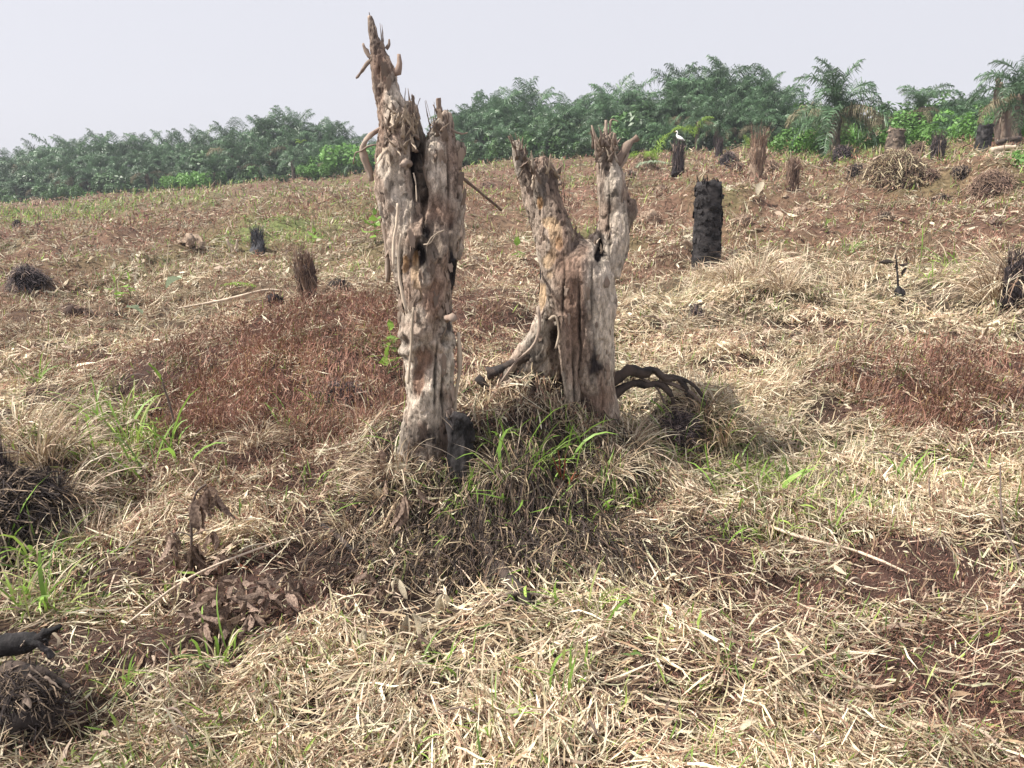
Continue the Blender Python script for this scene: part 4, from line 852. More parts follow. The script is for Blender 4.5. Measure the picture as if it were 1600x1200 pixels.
for (x, y, l, n) in [(323, 757, 46, 5), (306, 775, 50, 5), (338, 768, 40, 2), (268, 832, 36, 4), (272, 860, 44, 3), (299, 846, 60, 6), (305, 890, 50, 3), (332, 828, 40, 4), (346, 860, 44, 3), (196, 888, 44, 4), (205, 905, 40, 4), (222, 922, 34, 3), (140, 925, 50, 4), (152, 950, 50, 3), (258, 925, 34, 3)]:
    hang(ws, x, y, l * 1.25, DW - .02, n + 1, .30)
g = ground_at(345, 985)
lp = thing('dead_leaf_spray', 'spray of curled dead leaves lying on the straw beneath the wilted sapling', 'dead leaves', tuple(g))
for (x, y, l, n) in [(345, 930, 60, 6), (330, 945, 50, 4), (375, 915, 36, 4), (400, 920, 34, 4), (425, 905, 34, 4), (360, 950, 40, 4), (450, 900, 34, 3), (310, 955, 40, 3), (385, 945, 34, 3), (470, 910, 30, 3), (355, 975, 44, 5), (320, 975, 44, 5), (390, 965, 36, 5), (420, 935, 36, 4), (340, 915, 40, 4), (445, 930, 34, 4), (365, 940, 44, 4), (290, 960, 40, 3)]:
    hang(lp, x, y - 8, l * 1.2, ground_at(x, y + 30)[1] - .05, n + 1, .8)
V, Fq = tube(np.array([P(x, y, ground_at(x, y + 30)[1]) - g for x, y in [(330, 940), (370, 925), (420, 912), (480, 905)]]), [.003, .003, .0025, .0015], 6); link('stem', mesh_np('stem', V, Fq), M['twig'], lp)
for (x0, y0, lab, pts_) in [(655, 960, 'large crumpled grey dead leaf cluster in front of the mound', [(640, 955, 60, 4), (652, 990, 56, 3), (690, 925, 46, 3)]),
                            (595, 800, 'pale papery dead leaves hanging on the left flank of the mound', [(600, 700, 60, 4), (605, 740, 60, 4), (632, 770, 70, 4), (588, 760, 50, 3), (618, 720, 46, 4), (648, 755, 60, 2)]),
                            (560, 905, 'scattered brown dead leaves on the lower left of the mound', [(545, 885, 40, 4), (575, 890, 40, 4), (590, 915, 36, 4), (620, 900, 36, 3), (610, 960, 34, 3), (570, 980, 40, 3)])]:
    g = ground_at(x0, y0); t = thing('dead_leaf_cluster', lab, 'dead leaves', tuple(g))
    for (x, y, l, n) in pts_: hang(t, x, y, l, ground_at(x, y + l * .7)[1] - .03, n, .45, 'paleleaf' if random.random() < .35 else None)
g = ground_at(880, 770); t = thing('russet_leaf_sprig', 'sprig of russet dead leaves below the forked stump', 'dead leaves', tuple(g))
dd = g[1] - .02
for a in [(876, 745, 872, 700, 7), (880, 750, 884, 708, 7), (888, 755, 905, 742, 7), (884, 760, 900, 735, 6), (880, 765, 905, 758, 6), (878, 770, 896, 775, 6), (874, 742, 864, 715, 6), (880, 770, 868, 755, 6)]:
    o = splinter(t, *a[:4], dd, a[4], name='leaf'); o.material_slots[0].link = 'OBJECT'; o.material_slots[0].material = M['redleaf']
hang(t, 850, 728, 40, dd, 3, .6, 'paleleaf'); hang(t, 862, 745, 34, dd, 3, .5)
hang(t, 880, 762, 26, dd, 3, .8, 'redleaf')
# single leaves lying about
def flat_leaf(label, px, py, lpx, mat, rot=None, group=None, name='fallen_leaf', lift=.05, w=1.0):
    g = ground_at(px, py); L = lpx * g[1] / F
    o = link(name, DL[random.randrange(5)], None, None, (g[0], g[1], g[2] + lift), rot or (random.uniform(-.5, .5), PI / 2 + random.uniform(-.5, .5), random.uniform(0, 6.28)), (L * w, L * w * 1.2, L))
    o.material_slots[0].link = 'OBJECT'; o.material_slots[0].material = M[mat]
    return tag(o, label, 'leaf', group)
flat_leaf('large pale green fallen leaf left of the yellow green fern', 290, 447, 36, 'palegreen', (0, 1.3, 0), w=1.6, lift=.12)
flat_leaf('curled pale palm sheath lying in brown litter on the left', 228, 512, 30, 'palegreen', (.3, 2.4, 1.2), lift=.14, w=1.5)
flat_leaf('russet curled leaf below the wilted sapling, right of centre left', 368, 905, 30, 'redleaf')
flat_leaf('white crumpled dry leaf right of the black charred stump', 1192, 308, 26, 'paleleaf', (.2, .6, 1), lift=.35, w=1.4)
flat_leaf('white crumpled scrap just below the other white one, right of the black charred stump', 1188, 320, 20, 'paleleaf', (.2, 1.6, .4), lift=.12, w=1.2)
flat_leaf('pale leaf lying at the bottom right corner region', 1150, 1172, 44, 'paleleaf', w=1.2)
flat_leaf('brown crumpled leaf near the right edge', 1565, 350, 24, 'deadleaf', (.3, 1.4, .5), lift=.1, w=1.4)
rs = np.random.default_rng(99)
for k in range(95):
    if k < 60: px_, py_ = rs.uniform(20, 620), rs.uniform(385, 500)
    else: px_, py_ = rs.uniform(990, 1580), rs.uniform(270, 420)
    if k % 5 == 0: px_, py_ = rs.uniform(20, 1580), rs.uniform(500, 1180)
    flat_leaf(('small' if k % 2 else 'large') + ' dry leaf lying ' + where(px_, py_), px_, py_, rs.uniform(12, 26) * (1 if py_ < 500 else 1.8), 'paleleaf' if rs.random() < .8 else 'deadleaf', group='pale dry leaves strewn over the field', lift=.06 + .05 * rs.random(), w=rs.uniform(.6, 1.2))

# ------------------------------------------------------------------ tufts
def tuft_mesh(name, seed, n, h, spread, w0, droop, K=6, color=None, base_r=.02):
    r = np.random.default_rng(seed); th = r.random(n) * 2 * PI; L = h * r.uniform(.55, 1.2, n); q = np.linspace(0, 1, K)[None]
    e0 = r.uniform(1.45 - spread, 1.5, n)[:, None]; e = e0 - droop * r.uniform(.3, 1.3, n)[:, None] * q ** 1.5
    st = L[:, None] / (K - 1)
    rad = base_r * r.random(n)[:, None] + np.concatenate([np.zeros((n, 1)), np.cumsum(np.cos(e[:, :-1]) * st, 1)], 1)
    z = np.concatenate([np.zeros((n, 1)), np.cumsum(np.sin(e[:, :-1]) * st, 1)], 1)
    thq = th[:, None] + r.normal(0, .3, n)[:, None] * q
    C = np.stack([rad * np.cos(thq), rad * np.sin(thq), z], -1)
    tw = r.normal(0, .5, (n, 1)) + r.normal(0, .6, (n, 1)) * q
    sd_ = np.stack([-np.sin(thq), np.cos(thq), 0 * thq], -1); up_ = np.stack([-np.sin(e) * np.cos(thq), -np.sin(e) * np.sin(thq), np.cos(e)], -1)
    prof = np.sin(PI * np.clip(q * .88 + .12, 0, 1)) ** .7
    W = (sd_ * np.cos(tw)[..., None] + up_ * np.sin(tw)[..., None]) * (w0 * r.uniform(.5, 1.3, n)[:, None] * (prof + .05))[..., None]
    cols = color[r.integers(0, len(color), n)] * r.uniform(.75, 1.2, n)[:, None] if color is not None else np.full((n, 3), .5)
    V, Fq, c = ribbons(C, W, cols); return mesh_np(name, V, Fq, c if color is not None else None)
GT = [tuft_mesh('blades', 700 + i, 10 + 4 * i, .20, .8 + .1 * i, .0026, 1.1 + .25 * i, 6, np.vstack([GR, ST[[0, 4]]]), .09) for i in range(5)]
for m_ in GT: m_.materials.append(M['greenstuff'])
STK = [tuft_mesh('stalk', 730 + i, 1, .36, .4, .0022, .7) for i in range(4)]
for m_ in STK: m_.materials.append(M['palewood'])
BL = [tuft_mesh('blade', 720 + i, 1, .24, .5, .0040, 1.3) for i in range(6)]
for m_ in BL: m_.materials.append(M['green'])
def grass(px, py, hpx, place, many=True):
    g = ground_at(px, py); s = hpx * g[1] / F / .15
    t = thing('grass_tuft', 'bright green grass tuft, ' + place if len(place.split()) < 11 else 'green tuft, ' + place, 'grass tuft', (g[0], g[1], g[2] - .005), (0, 0, random.uniform(0, 6)), 'bright green tufts of fresh grass', s)
    for k in range(random.randint(5, 8)):
        a = random.uniform(0, 6.28); o = link('blade', BL[random.randrange(6)], None, t, (random.gauss(0, .045), random.gauss(0, .045), 0), (random.gauss(0, .15), random.gauss(0, .15), a), (1, 1, random.uniform(.5, 1.25)))
    if many: tag(link('fine_blades', GT[random.randrange(5)], None, t), kind='stuff')
for a in [(165, 668, 60, 'farthest left of the group behind the big left stump'), (200, 655, 46, 'behind the others on the left, under the leafy stalk'), (212, 705, 75, 'in the middle of the left grassy patch'), (240, 742, 90, 'with a long arching blade, right side of the left patch'),
          (180, 752, 50, 'low at the near side of the left grassy patch'), (140, 640, 40, 'small, beside the top of the left patch'), (62, 606, 46, 'growing behind the big dark stump at the left edge'), (18, 890, 90, 'at the left edge below the big stump'), (62, 880, 90, 'just right of the one at the left edge'),
          (108, 880, 60, 'with one broad blade below the left stump'), (30, 960, 100, 'at the left edge above the charred log'), (90, 960, 90, 'with a broad pale blade above the charred log'), (886, 705, 66, 'standing stiff and upright at the foot of the forked stump'), (800, 748, 80, 'arching out of the dark mound between the stumps'),
          (845, 725, 46, 'between the two big stumps'), (1078, 690, 66, 'in front of the black burnt rootstock'), (1040, 700, 40, 'left of the burnt rootstock'), (1112, 712, 50, 'right of the burnt rootstock'), (1150, 800, 70, 'at the left end of the long pale branch'), (1192, 815, 80, 'touching the upper side of the long pale branch'),
          (1225, 790, 70, 'tall one above the middle of the long pale branch'), (1170, 765, 50, 'behind the tufts by the pale branch'), (1255, 830, 50, 'just above the pale branch, farthest right'), (1275, 735, 40, 'with a bent over leaf, right of the branch tufts'), (1130, 760, 60, 'left of the tufts by the pale branch'),
          (915, 965, 80, 'upright at the right foot of the mound'), (700, 1050, 70, 'below the crumpled leaf cluster, front centre'), (770, 1150, 70, 'front centre near the bottom of the picture'), (645, 1195, 60, 'at the bottom edge, left of centre'), (895, 1080, 70, 'thin one in the straw right of front centre'),
          (1090, 1090, 36, 'small, in the red litter right of centre'), (1138, 1050, 40, 'with one rounded leaf in the right foreground'), (1420, 1195, 70, 'at the bottom edge on the right'), (1592, 812, 46, 'cut by the right edge'), (545, 1015, 34, 'tiny, left of the crumpled leaf cluster'),
          (1405, 758, 60, 'flattened, in the straw on the right'), (1490, 720, 30, 'small, near the right edge above the red litter'), (340, 1040, 70, 'leaning under the dead leaf spray'), (190, 1075, 50, 'small, right of the charred log'), (825, 1195, 50, 'at the bottom edge, right of centre'),
          (1265, 470, 26, 'on the straw hump right of the black charred stump'), (1215, 490, 24, 'at the foot of the straw hump'), (1330, 395, 26, 'far right of the black charred stump'), (1480, 420, 40, 'left of the dark right edge stump'), (1465, 445, 36, 'in the straw near the thin black sapling'),
          (560, 345, 16, 'pale, far off left of the tall stump'), (440, 345, 16, 'in the far green strip on the left'), (490, 380, 20, 'by the blue grey stump'), (1290, 360, 20, 'in brown litter far right'), (940, 800, 60, 'at the right side of the mound'), (1000, 790, 50, 'in the shade right of the mound'), (740, 800, 60, 'thin one on the dark front of the mound'), (120, 720, 60, 'between the big left stump and the left patch'), (260, 700, 50, 'at the right end of the left grassy patch'), (460, 670, 50, 'at the near foot of the red brown mound'), (500, 655, 44, 'right foot of the red brown mound'), (1060, 740, 60, 'at the right foot of the mound in shade'), (1210, 850, 50, 'below the left end of the pale branch'), (1300, 845, 50, 'between pale branch and red litter'), (1140, 845, 44, 'low at the tip of the pale branch'), (30, 1100, 60, 'over the charred log'), (480, 780, 46, 'left of the mound in pale straw'), (770, 700, 50, 'just behind the arching one on the mound'), (870, 800, 50, 'low on the mound below the forked stump')]:
    grass(*a)
DT = [tuft_mesh('dry_blades', 740 + i, 230, .34, .9, .0024, 2.3, 7, ST[[0, 1, 3, 5, 6, 2]] * .9, .10) for i in range(4)]
for m_ in DT: m_.materials.append(M['straw'])
def drygrass(px, py, hpx, place, sx=1.2):
    g = ground_at(px, py); s = hpx * g[1] / F / .24
    t = link('dry_grass_tuft', DT[random.randrange(4)], None, None, (g[0], g[1], g[2] - .03), (random.gauss(0, .12), random.gauss(0, .12), random.uniform(0, 6)), (s * sx, s * sx, s))
    tag(t, 'drooping dry grass tuft ' + place, 'dry grass', 'drooping tufts of dry grass')
for a in [(1150, 450, 46, 'on the left of the straw hump'), (1185, 440, 50, 'on top of the straw hump right of the black stump'), (1225, 455, 42, 'on the right of the straw hump'), (1110, 440, 30, 'at the foot of the black charred stump'),
          (620, 735, 60, 'left of the tall stump foot'), (600, 780, 60, 'on the left flank of the mound'), (655, 745, 40, 'in front of the tall stump foot'), (780, 740, 40, 'between the two big stumps'), (900, 760, 40, 'below the forked stump'), (950, 740, 56, 'at the right foot of the forked stump'),
          (985, 700, 50, 'left of the burnt rootstock'), (1130, 690, 60, 'hanging over the right of the burnt rootstock'), (1100, 650, 50, 'over the top of the burnt rootstock'), (550, 830, 50, 'at the left foot of the mound'), (60, 720, 80, 'right of the big left stump'), (90, 790, 80, 'below right of the big left stump'), (30, 690, 70, 'on the shoulder of the big left stump'), (110, 700, 50, 'a step right of the big left stump'),
          (480, 690, 46, 'at the near foot of the red brown mound'), (400, 690, 40, 'at the left foot of the red brown mound'), (570, 670, 46, 'between the red brown mound and the tall stump'), (1555, 470, 60, 'leaning by the right edge stump'), (1590, 450, 70, 'over the right edge stump'), (1330, 440, 30, 'in the straw field far right'), (140, 860, 60, 'below the left grassy patch'), (800, 625, 34, 'over the left roots of the forked stump'), (760, 640, 34, 'at the tip of the left roots'), (840, 640, 34, 'under the hollow of the forked stump'), (1060, 600, 30, 'above the arched roots')]:
    drygrass(*a)
for k in range(190):   # dry stalks and green blades standing all over the mound
    px_, py_ = random.gauss(770, 110), random.uniform(690, 880)
    if px_ < 560 or px_ > 1010: continue
    g_ = ground_at(px_, py_); hh = random.uniform(.06, .22) * (1.2 - (py_ - 690) / 300)
    me_ = BL[random.randrange(6)] if k % 3 else STK[random.randrange(4)]
    o_ = link('grass_blade' if k % 3 else 'dry_stalk', me_, None, None, (g_[0], g_[1], g_[2] - .01), (random.gauss(0, .2), random.gauss(0, .2), random.uniform(0, 6)), (1, 1, hh / .22))
    tag(o_, ('single green blade standing on the dark mound' if k % 3 else 'single dry stalk standing on the dark mound'), 'grass' if k % 3 else 'dry stalk', 'green blades on the mound' if k % 3 else 'dry stalks on the mound')
for a in [(620, 860, 40, 'low on the left front of the mound'), (950, 830, 44, 'low on the right front of the mound')]:
    drygrass(*a)
# dead rootlets and burnt stems hanging over the dark front of the mound: nobody could count them
n = 9000; rs = np.random.default_rng(5)
x = rs.normal(-.02, .33, n); y = rs.uniform(2.75, 3.75, n); K = 5; q = np.linspace(0, 1, K)[None]
L = rs.uniform(.05, .26, n); th = -PI / 2 + rs.normal(0, .55, n) + x * 1.0
cx = x[:, None] + np.cos(th)[:, None] * L[:, None] * q + rs.normal(0, .008, (n, K)); cy = y[:, None] + np.sin(th)[:, None] * L[:, None] * q + rs.normal(0, .008, (n, K))
cz = H(cx, cy) + .012 + (rs.random(n) ** 1.5 * .09)[:, None] * np.sin(PI * q * .9 + .3)
tw = rs.uniform(0, PI, n)[:, None]; W = np.stack([-np.sin(th)[:, None] * np.cos(tw) + 0 * q, np.cos(th)[:, None] * np.cos(tw) + 0 * q, np.sin(tw) + 0 * q], -1) * (.0012 + .0018 * rs.random(n) ** 3)[:, None, None]
pal = np.array([[.035, .028, .025], [.10, .07, .055], [.06, .045, .04], [.22, .16, .11], [.33, .26, .17]])
V, Fq, cc = ribbons(np.stack([cx, cy, cz], -1), W, pal[rs.choice(5, n, p=[.3, .25, .2, .15, .1])])
tag(link('hanging_rootlets', mesh_np('hanging_rootlets', V, Fq, cc), M['fibre']), 'dark dead rootlets and stems matted over the front of the mound', 'rootlets', kind='stuff')
# dark stalk with a pointed leaf left of the red mound
g = ground_at(278, 700); t = thing('leafy_stalk', 'thin dark stalk with one pointed green leaf, left of the red brown mound', 'plant', tuple(g)); d = g[1]
wood_tube('stem', [(280, 704, 2.8), (270, 650, 2.2), (258, 610, 1.8), (252, 590, 1.4)], t, M['twig'], d, 6, 10, .2, 610); wood_tube('stem', [(268, 704, 2.4), (266, 675, 2), (267, 655, 1.4)], t, M['twig'], d, 6, 8, .2, 611)
o = link('leaf', DL[0], None, t, P(256, 604, d) - g, (0, PI - .35, .3), (.11, .11, .15)); o.material_slots[0].link = 'OBJECT'; o.material_slots[0].material = M['yellowgreen']
# thin black sapling, right
g = ground_at(1404, 468); t = thing('burnt_sapling', 'thin black burnt sapling with one dark drooping leaf, on the right of the field', 'plant', tuple(g)); d = g[1]
wood_tube('stem', [(1404, 470, 2), (1403, 440, 1.6), (1401, 415, 1.3), (1399, 398, 1)], t, M['char'], d, 6, 10, .2, 612)
wood_tube('root_ball', [(1404, 448, 3), (1405, 456, 8), (1406, 466, 9), (1406, 474, 5)], t, M['char'], d - .03, 8, 8, .4, 613)
hang(t, 1404, 410, 24, d, 3, 1.3, 'rootwood'); hang(t, 1420, 414, 18, d, 2, .9, 'rootwood')
# small leafy green plants
GLF = [leaf_mesh('leaf', 560 + i, .34, .15, .4) for i in range(3)]
for m_ in GLF: m_.materials.append(M['green'])
def leafy(px, py, hpx, label, n=9, mat=None, lf=.45, cat='plant', name='leafy_plant'):
    g = ground_at(px, py); d = g[1]; h = hpx * d / F; t = thing(name, label, cat, tuple(g), (0, 0, random.uniform(0, 6)))
    V, Fq = tube([(0, 0, 0), (.02 * h, 0, .5 * h), (0, .04 * h, h)], [.02 * h, .015 * h, .008 * h], 6); link('stem', mesh_np('stem', V, Fq), M['green'], t)
    for k in range(n):
        z = h * (.25 + .75 * (k + 1) / n); L = h * lf * random.uniform(.7, 1.2)
        o = link('leaf', GLF[k % 3], None, t, (0, 0, z), (0, -(PI / 2 + random.uniform(-.5, .5)) if k < n - 1 else PI, k * 2.4), (L * 1.1, L * 1.1, L))
        if mat: o.material_slots[0].link = 'OBJECT'; o.material_slots[0].material = M[mat]
leafy(587, 378, 38, 'small bright green leafy plant left of the tall stump in the far litter', 12, None, .5)
leafy(612, 560, 40, 'green weed at the left side of the tall stump', 8, None, .5)
leafy(606, 590, 30, 'yellow green weed just below the other weed at the tall stump', 5, 'yellowgreen', .8)
leafy(808, 412, 22, 'small green sprout left of the forked stump', 4, None, .7)
leafy(902, 585, 34, 'pale green weed against the front of the forked stump', 7, 'palegreen', .5)
leafy(205, 470, 30, 'green sprout left of the pale green fallen leaf', 5, None, .6)
leafy(183, 478, 34, 'small green sprout by the left dark stump', 4, None, .6)
leafy(492, 385, 18, 'bright green sprout right of the blue grey stump', 6, None, .8)
leafy(935, 590, 18, 'small green sprout right of the pale weed on the forked stump', 4, None, .8)

# ------------------------------------------------------------------ the palm wood beyond the clearing
def frond_mesh(seed, e0, droop, L=3.2, pairs=50, dead=False):
    r = np.random.default_rng(seed); m = 14; s = np.linspace(0, 1, m); e = e0 - droop * s ** 1.4
    x = np.concatenate([[0], np.cumsum(np.cos(e[:-1]))]) * L / (m - 1); z = np.concatenate([[0], np.cumsum(np.sin(e[:-1]))]) * L / (m - 1)
    yb = .15 * r.normal() * s ** 2 * L * .4
    side = [];
    R = np.stack([x, yb, z], -1)
    Wr = np.stack([0 * s, .035 * (1.15 - s), 0 * s], -1)
    V1, F1, c1 = ribbons(R[None], Wr[None], np.zeros((1, 3)))
    Wr2 = np.stack([-np.sin(e), 0 * s, np.cos(e)], -1) * (.03 * (1.15 - s))[:, None]
    V2, F2, c2 = ribbons(R[None], Wr2[None], np.zeros((1, 3)))
    n = pairs * 2; t = np.clip(np.repeat(np.linspace(.12, .99, pairs), 2) + r.normal(0, .008, n), 0, 1)
    sg = np.tile([1, -1], pairs); P0 = np.stack([np.interp(t, s, R[:, k]) for k in range(3)], -1); et = np.interp(t, s, e)
    T = np.stack([np.cos(et), 0 * et, np.sin(et)], -1); Nn = np.stack([-np.sin(et), 0 * et, np.cos(et)], -1); S = np.stack([0 * et, sg * 1.0, 0 * et], -1)
    fw = .35 + .7 * t; ln = .95 * np.sin(PI * np.clip(t * .82 + .14, 0, 1)) ** .7 * r.uniform(.75, 1.1, n)
    up0 = r.normal(.25 if not dead else -.2, .35, n)
    d0 = S + T * fw[:, None] + Nn * up0[:, None]; d0 /= np.linalg.norm(d0, axis=1)[:, None]
    P1 = P0 + d0 * (ln * .5)[:, None]; d1 = d0 + np.array([0, 0, -1.0]) * (r.uniform(.8, 2.2, n) * (1.4 if dead else 1))[:, None]; d1 /= np.linalg.norm(d1, axis=1)[:, None]
    P2 = P1 + d1 * (ln * .5)[:, None]
    C = np.stack([P0, P1, P2], 1); wv = T * .8 + Nn * r.normal(0, .6, n)[:, None]; wv /= np.linalg.norm(wv, axis=1)[:, None]
    W = wv[:, None] * np.array([.017, .024, .003])[None, :, None]
    V3, F3, c3 = ribbons(C, W, np.zeros((n, 3)))
    V, Fq, _ = join([(V1, F1, c1), (V2, F2, c2), (V3, F3, c3)])
    me = mesh_np('frond', V, Fq, None, False); me.materials.append(M['fronddry' if dead else 'frond']); return me
FR = [[frond_mesh(800 + 10 * k + i, e, dr) for i in range(3)] for k, (e, dr) in enumerate([(1.45, 1.1), (1.25, 1.9), (.95, 2.1), (.55, 1.9), (.1, 1.4), (-.5, .8)])]
FRY = [frond_mesh(900 + i, .3 - .3 * i, 1.8, dead=True) for i in range(3)]
TRK = []
for i in range(3):
    s = np.linspace(0, 1, 16); V, Fq = tube(np.stack([.05 * np.sin(s * 3 + i), 0 * s, s], -1), .26 * (1 + .12 * np.sin(s * 40)) * (1.1 - .15 * s), 12, .3, 950 + i)
    V[:, 0] += .0; TRK.append(mesh_np('trunk', V, Fq, None, False)); TRK[-1].materials.append(M['palmtrunk'])
def palm(x, y, trunk_h, s, label, group, seed=0, nf=26, lean=(0, 0), bare=False, dry=.06, z=None):
    r = np.random.default_rng(seed); z = float(H(x, y)) if z is None else z
    t = thing('oil_palm', label, 'palm tree', (x, y, z - .1), (lean[0], lean[1], r.uniform(0, 6.28)), group, s)
    th = trunk_h / s
    if th > .15: link('trunk', TRK[seed % 3], None, t, (0, 0, 0), (0, 0, 0), (1, 1, th + .2))
    for k in range(nf):
        q = k / nf; cl = min(5, int(q * 6 + r.normal(0, .4))) if not bare else int(r.integers(1, 5)); cl = max(0, cl)
        me = FR[cl][r.integers(3)] if r.random() > dry * (1 + 2 * q) else FRY[r.integers(3)]
        f = link('frond', me, None, t, (0, 0, th + .1), (r.normal(0, .12), r.normal(0, .12), k * 2.399 + r.normal(0, .2)), (r.uniform(.8, 1.1),) * 3)
SKY = np.array([(-300, 250), (0, 236), (40, 232), (95, 218), (150, 206), (200, 222), (250, 216), (320, 198), (380, 196), (420, 182), (460, 180), (500, 192), (545, 196), (600, 212), (680, 195), (720, 160), (770, 152), (830, 136), (870, 160), (930, 142), (975, 128), (1020, 148),
                (1060, 125), (1100, 100), (1130, 98), (1160, 118), (1195, 108), (1225, 132), (1250, 152), (1275, 172), (1300, 190), (1380, 200), (1440, 190), (1500, 150), (1560, 142), (1600, 135), (1900, 120)], float)
def edge_y(px):
    t = (px - 800) / F / .99
    return float(np.interp(t, [-0.7, -0.17, 0.17, 0.37, 0.7], EDGE))
MARKS = [(-70, 'the far left margin'), (10, 'the left picture edge'), (46, 'the low dark shaggy stump'), (130, 'the curled sheath'), (205, 'the green sprout'), (270, 'the pale green fallen leaf'), (340, 'the fern like frond'), (404, 'the blue grey stump'), (480, 'the splintered palm stump'), (545, 'the peeling bark of the tall stump'),
         (610, 'the spike of the tall stump'), (700, 'the right prong of the tall stump'), (765, 'the stick on the tall stump'), (820, 'the left prong of the forked stump'), (890, 'the crotch of the forked stump'), (955, 'the right prong of the forked stump'), (1020, 'the bright palm shoot'), (1060, 'the white bird'), (1102, 'the black charred stump'),
         (1140, 'the thin dark stub'), (1181, 'the wide topped tan stump'), (1237, 'the narrow brown stump'), (1275, 'the low reddish heap'), (1317, 'the lone palm'), (1372, 'the low brown heap'), (1400, 'the pale cut stump'), (1464, 'the round dark stump'), (1505, 'the grassy strip'), (1535, 'the black burnt stump'), (1568, 'the split trunk'), (1620, 'the right picture edge')]
def region(px):
    m_ = min(MARKS, key=lambda q: abs(q[0] - px)); d_ = px - m_[0]
    return ('straight behind ' if abs(d_) < 9 else 'behind and left of ' if d_ < 0 else 'behind and right of ') + m_[1]
def top_z(px, y, row): return P(px, row, y)[2]
k = 0; rs = np.random.default_rng(31)
for row_i, (off, hf, step, j) in enumerate([(7.5, 1.0, 25, 4), (4.0, .86, 30, 8), (1.6, .62, 38, 12)]):
    for px in np.arange(-90, 1700, step):
        px = px + rs.normal(0, j * .6)
        if 1285 < px < 1480 and row_i < 2: continue
        y = edge_y(px) + off * (edge_y(px) / 50) + rs.normal(0, .5)
        row = np.interp(px, SKY[:, 0], SKY[:, 1]) + (rs.normal(2, 7) if row_i == 0 else rs.normal(6, 10))
        if 560 < px < 600 : row += 6
        p = P(px, row, y); x = p[0]; gz = float(H(x, y)); tot = (p[2] - gz) * hf
        if tot < 1.0: continue
        s = np.clip(tot / 5.0, .55, 1.05) * rs.uniform(.92, 1.05)
        palm(x, y, max(.2, tot - 2.35 * s), s, ('tall', 'middling', 'low')[row_i] + ' ' + ('back', 'middle', 'front')[row_i] + ' row palm ' + region(px), 'oil palms of the wood', 1000 + k, nf=(26, 24, 20)[row_i]); k += 1
# palms one can tell apart
def palm_px(px, base, top, dist_off, label, nf=24, lean=(0, 0), s=None, bare=False, dry=.06, dist=None, seed=1):
    g = ground_at(px, base) if dist is None else None; y = g[1] if dist is None else dist
    p = P(px, top, y); z = float(H(p[0], y)); tot = p[2] - z; s = s or np.clip(tot / 4.6, .4, 1.1)
    palm(p[0], y, max(.2, tot - 2.0 * s), s, label, 'single palms standing out from the wood', seed, nf, lean, bare, dry)
palm_px(1317, 240, 112, 0, 'lone shaggy oil palm with a dark trunk standing at the wood edge on the right', 26, (0, .05), .78, dry=.25, seed=2001, dist=33)
palm_px(1445, 0, 128, 0, 'slim pale palm rising above the bright bushes near the right end', 15, (0, .0), .62, bare=True, dry=.1, seed=2002, dist=edge_y(1445) + 4)
palm_px(1385, 0, 150, 0, 'thin leaning palm with grey drooping fronds right of the lone palm', 12, (0, .1), .66, bare=True, dry=.4, seed=2003, dist=edge_y(1385) + 5)
palm_px(1604, 0, 92, 0, 'tall palm cut by the right edge behind the split trunk', 22, (0, -.05), .62, dry=.05, seed=2004, dist=29)
palm_px(1092, 0, 166, 0, 'small yellowish palm on a dark trunk in front of the wood, above the bird', 12, (0, 0), .42, seed=2005, dist=edge_y(1092) - .5)
# split dead trunk, right edge
y = 30.0; p = P(1568, 215, y); gz = float(H(p[0], y)); t = thing('split_trunk', 'tall split brown dead trunk against the bushes at the right edge', 'tree trunk', (p[0], y, gz))
for i, pts in enumerate([[(1562, 250, 9), (1562, 190, 8), (1561, 150, 6), (1558, 122, 3)], [(1574, 250, 8), (1573, 190, 7), (1570, 160, 5), (1564, 128, 2)], [(1568, 250, 6), (1568, 200, 5), (1568, 170, 3)]]):
    wood_tube('split_wood', pts, t, M['wood' if i else 'twig'], y - .1 * i, 8, 14, .45, 970 + i)
# young yellow green fronds at the wood edge
for px, base, h, lab in [(1024, 262, 62, 'young palm shoot with bright yellow green leaves left of the bird stump'), (1169, 238, 30, 'small bright green palm shoot right of the dark stub at the wood edge'), (470, 225, 14, 'tiny bright palm shoot above the wood on the left'), (1085, 215, 50, 'bright green palm shoot hanging over a trunk above the bird')]:
    y = edge_y(px) - 1.5 if base < 245 else ground_at(px, base)[1]
    p = P(px, base, y); z = float(H(p[0], y)); s = h * y / F / 3.6
    t = thing('palm_shoot', lab, 'young palm', (p[0], y, z if base > 235 else max(z, p[2])), (0, 0, random.uniform(0, 6)), None, s)
    for k2 in range(3):
        f = link('frond', FR[random.randrange(0, 3)][k2 % 3], None, t, (0, 0, 0), (random.gauss(0, .15), random.gauss(0, .15), k2 * 2.4)); f.material_slots[0].link = 'OBJECT'; f.material_slots[0].material = M['yellowgreen']
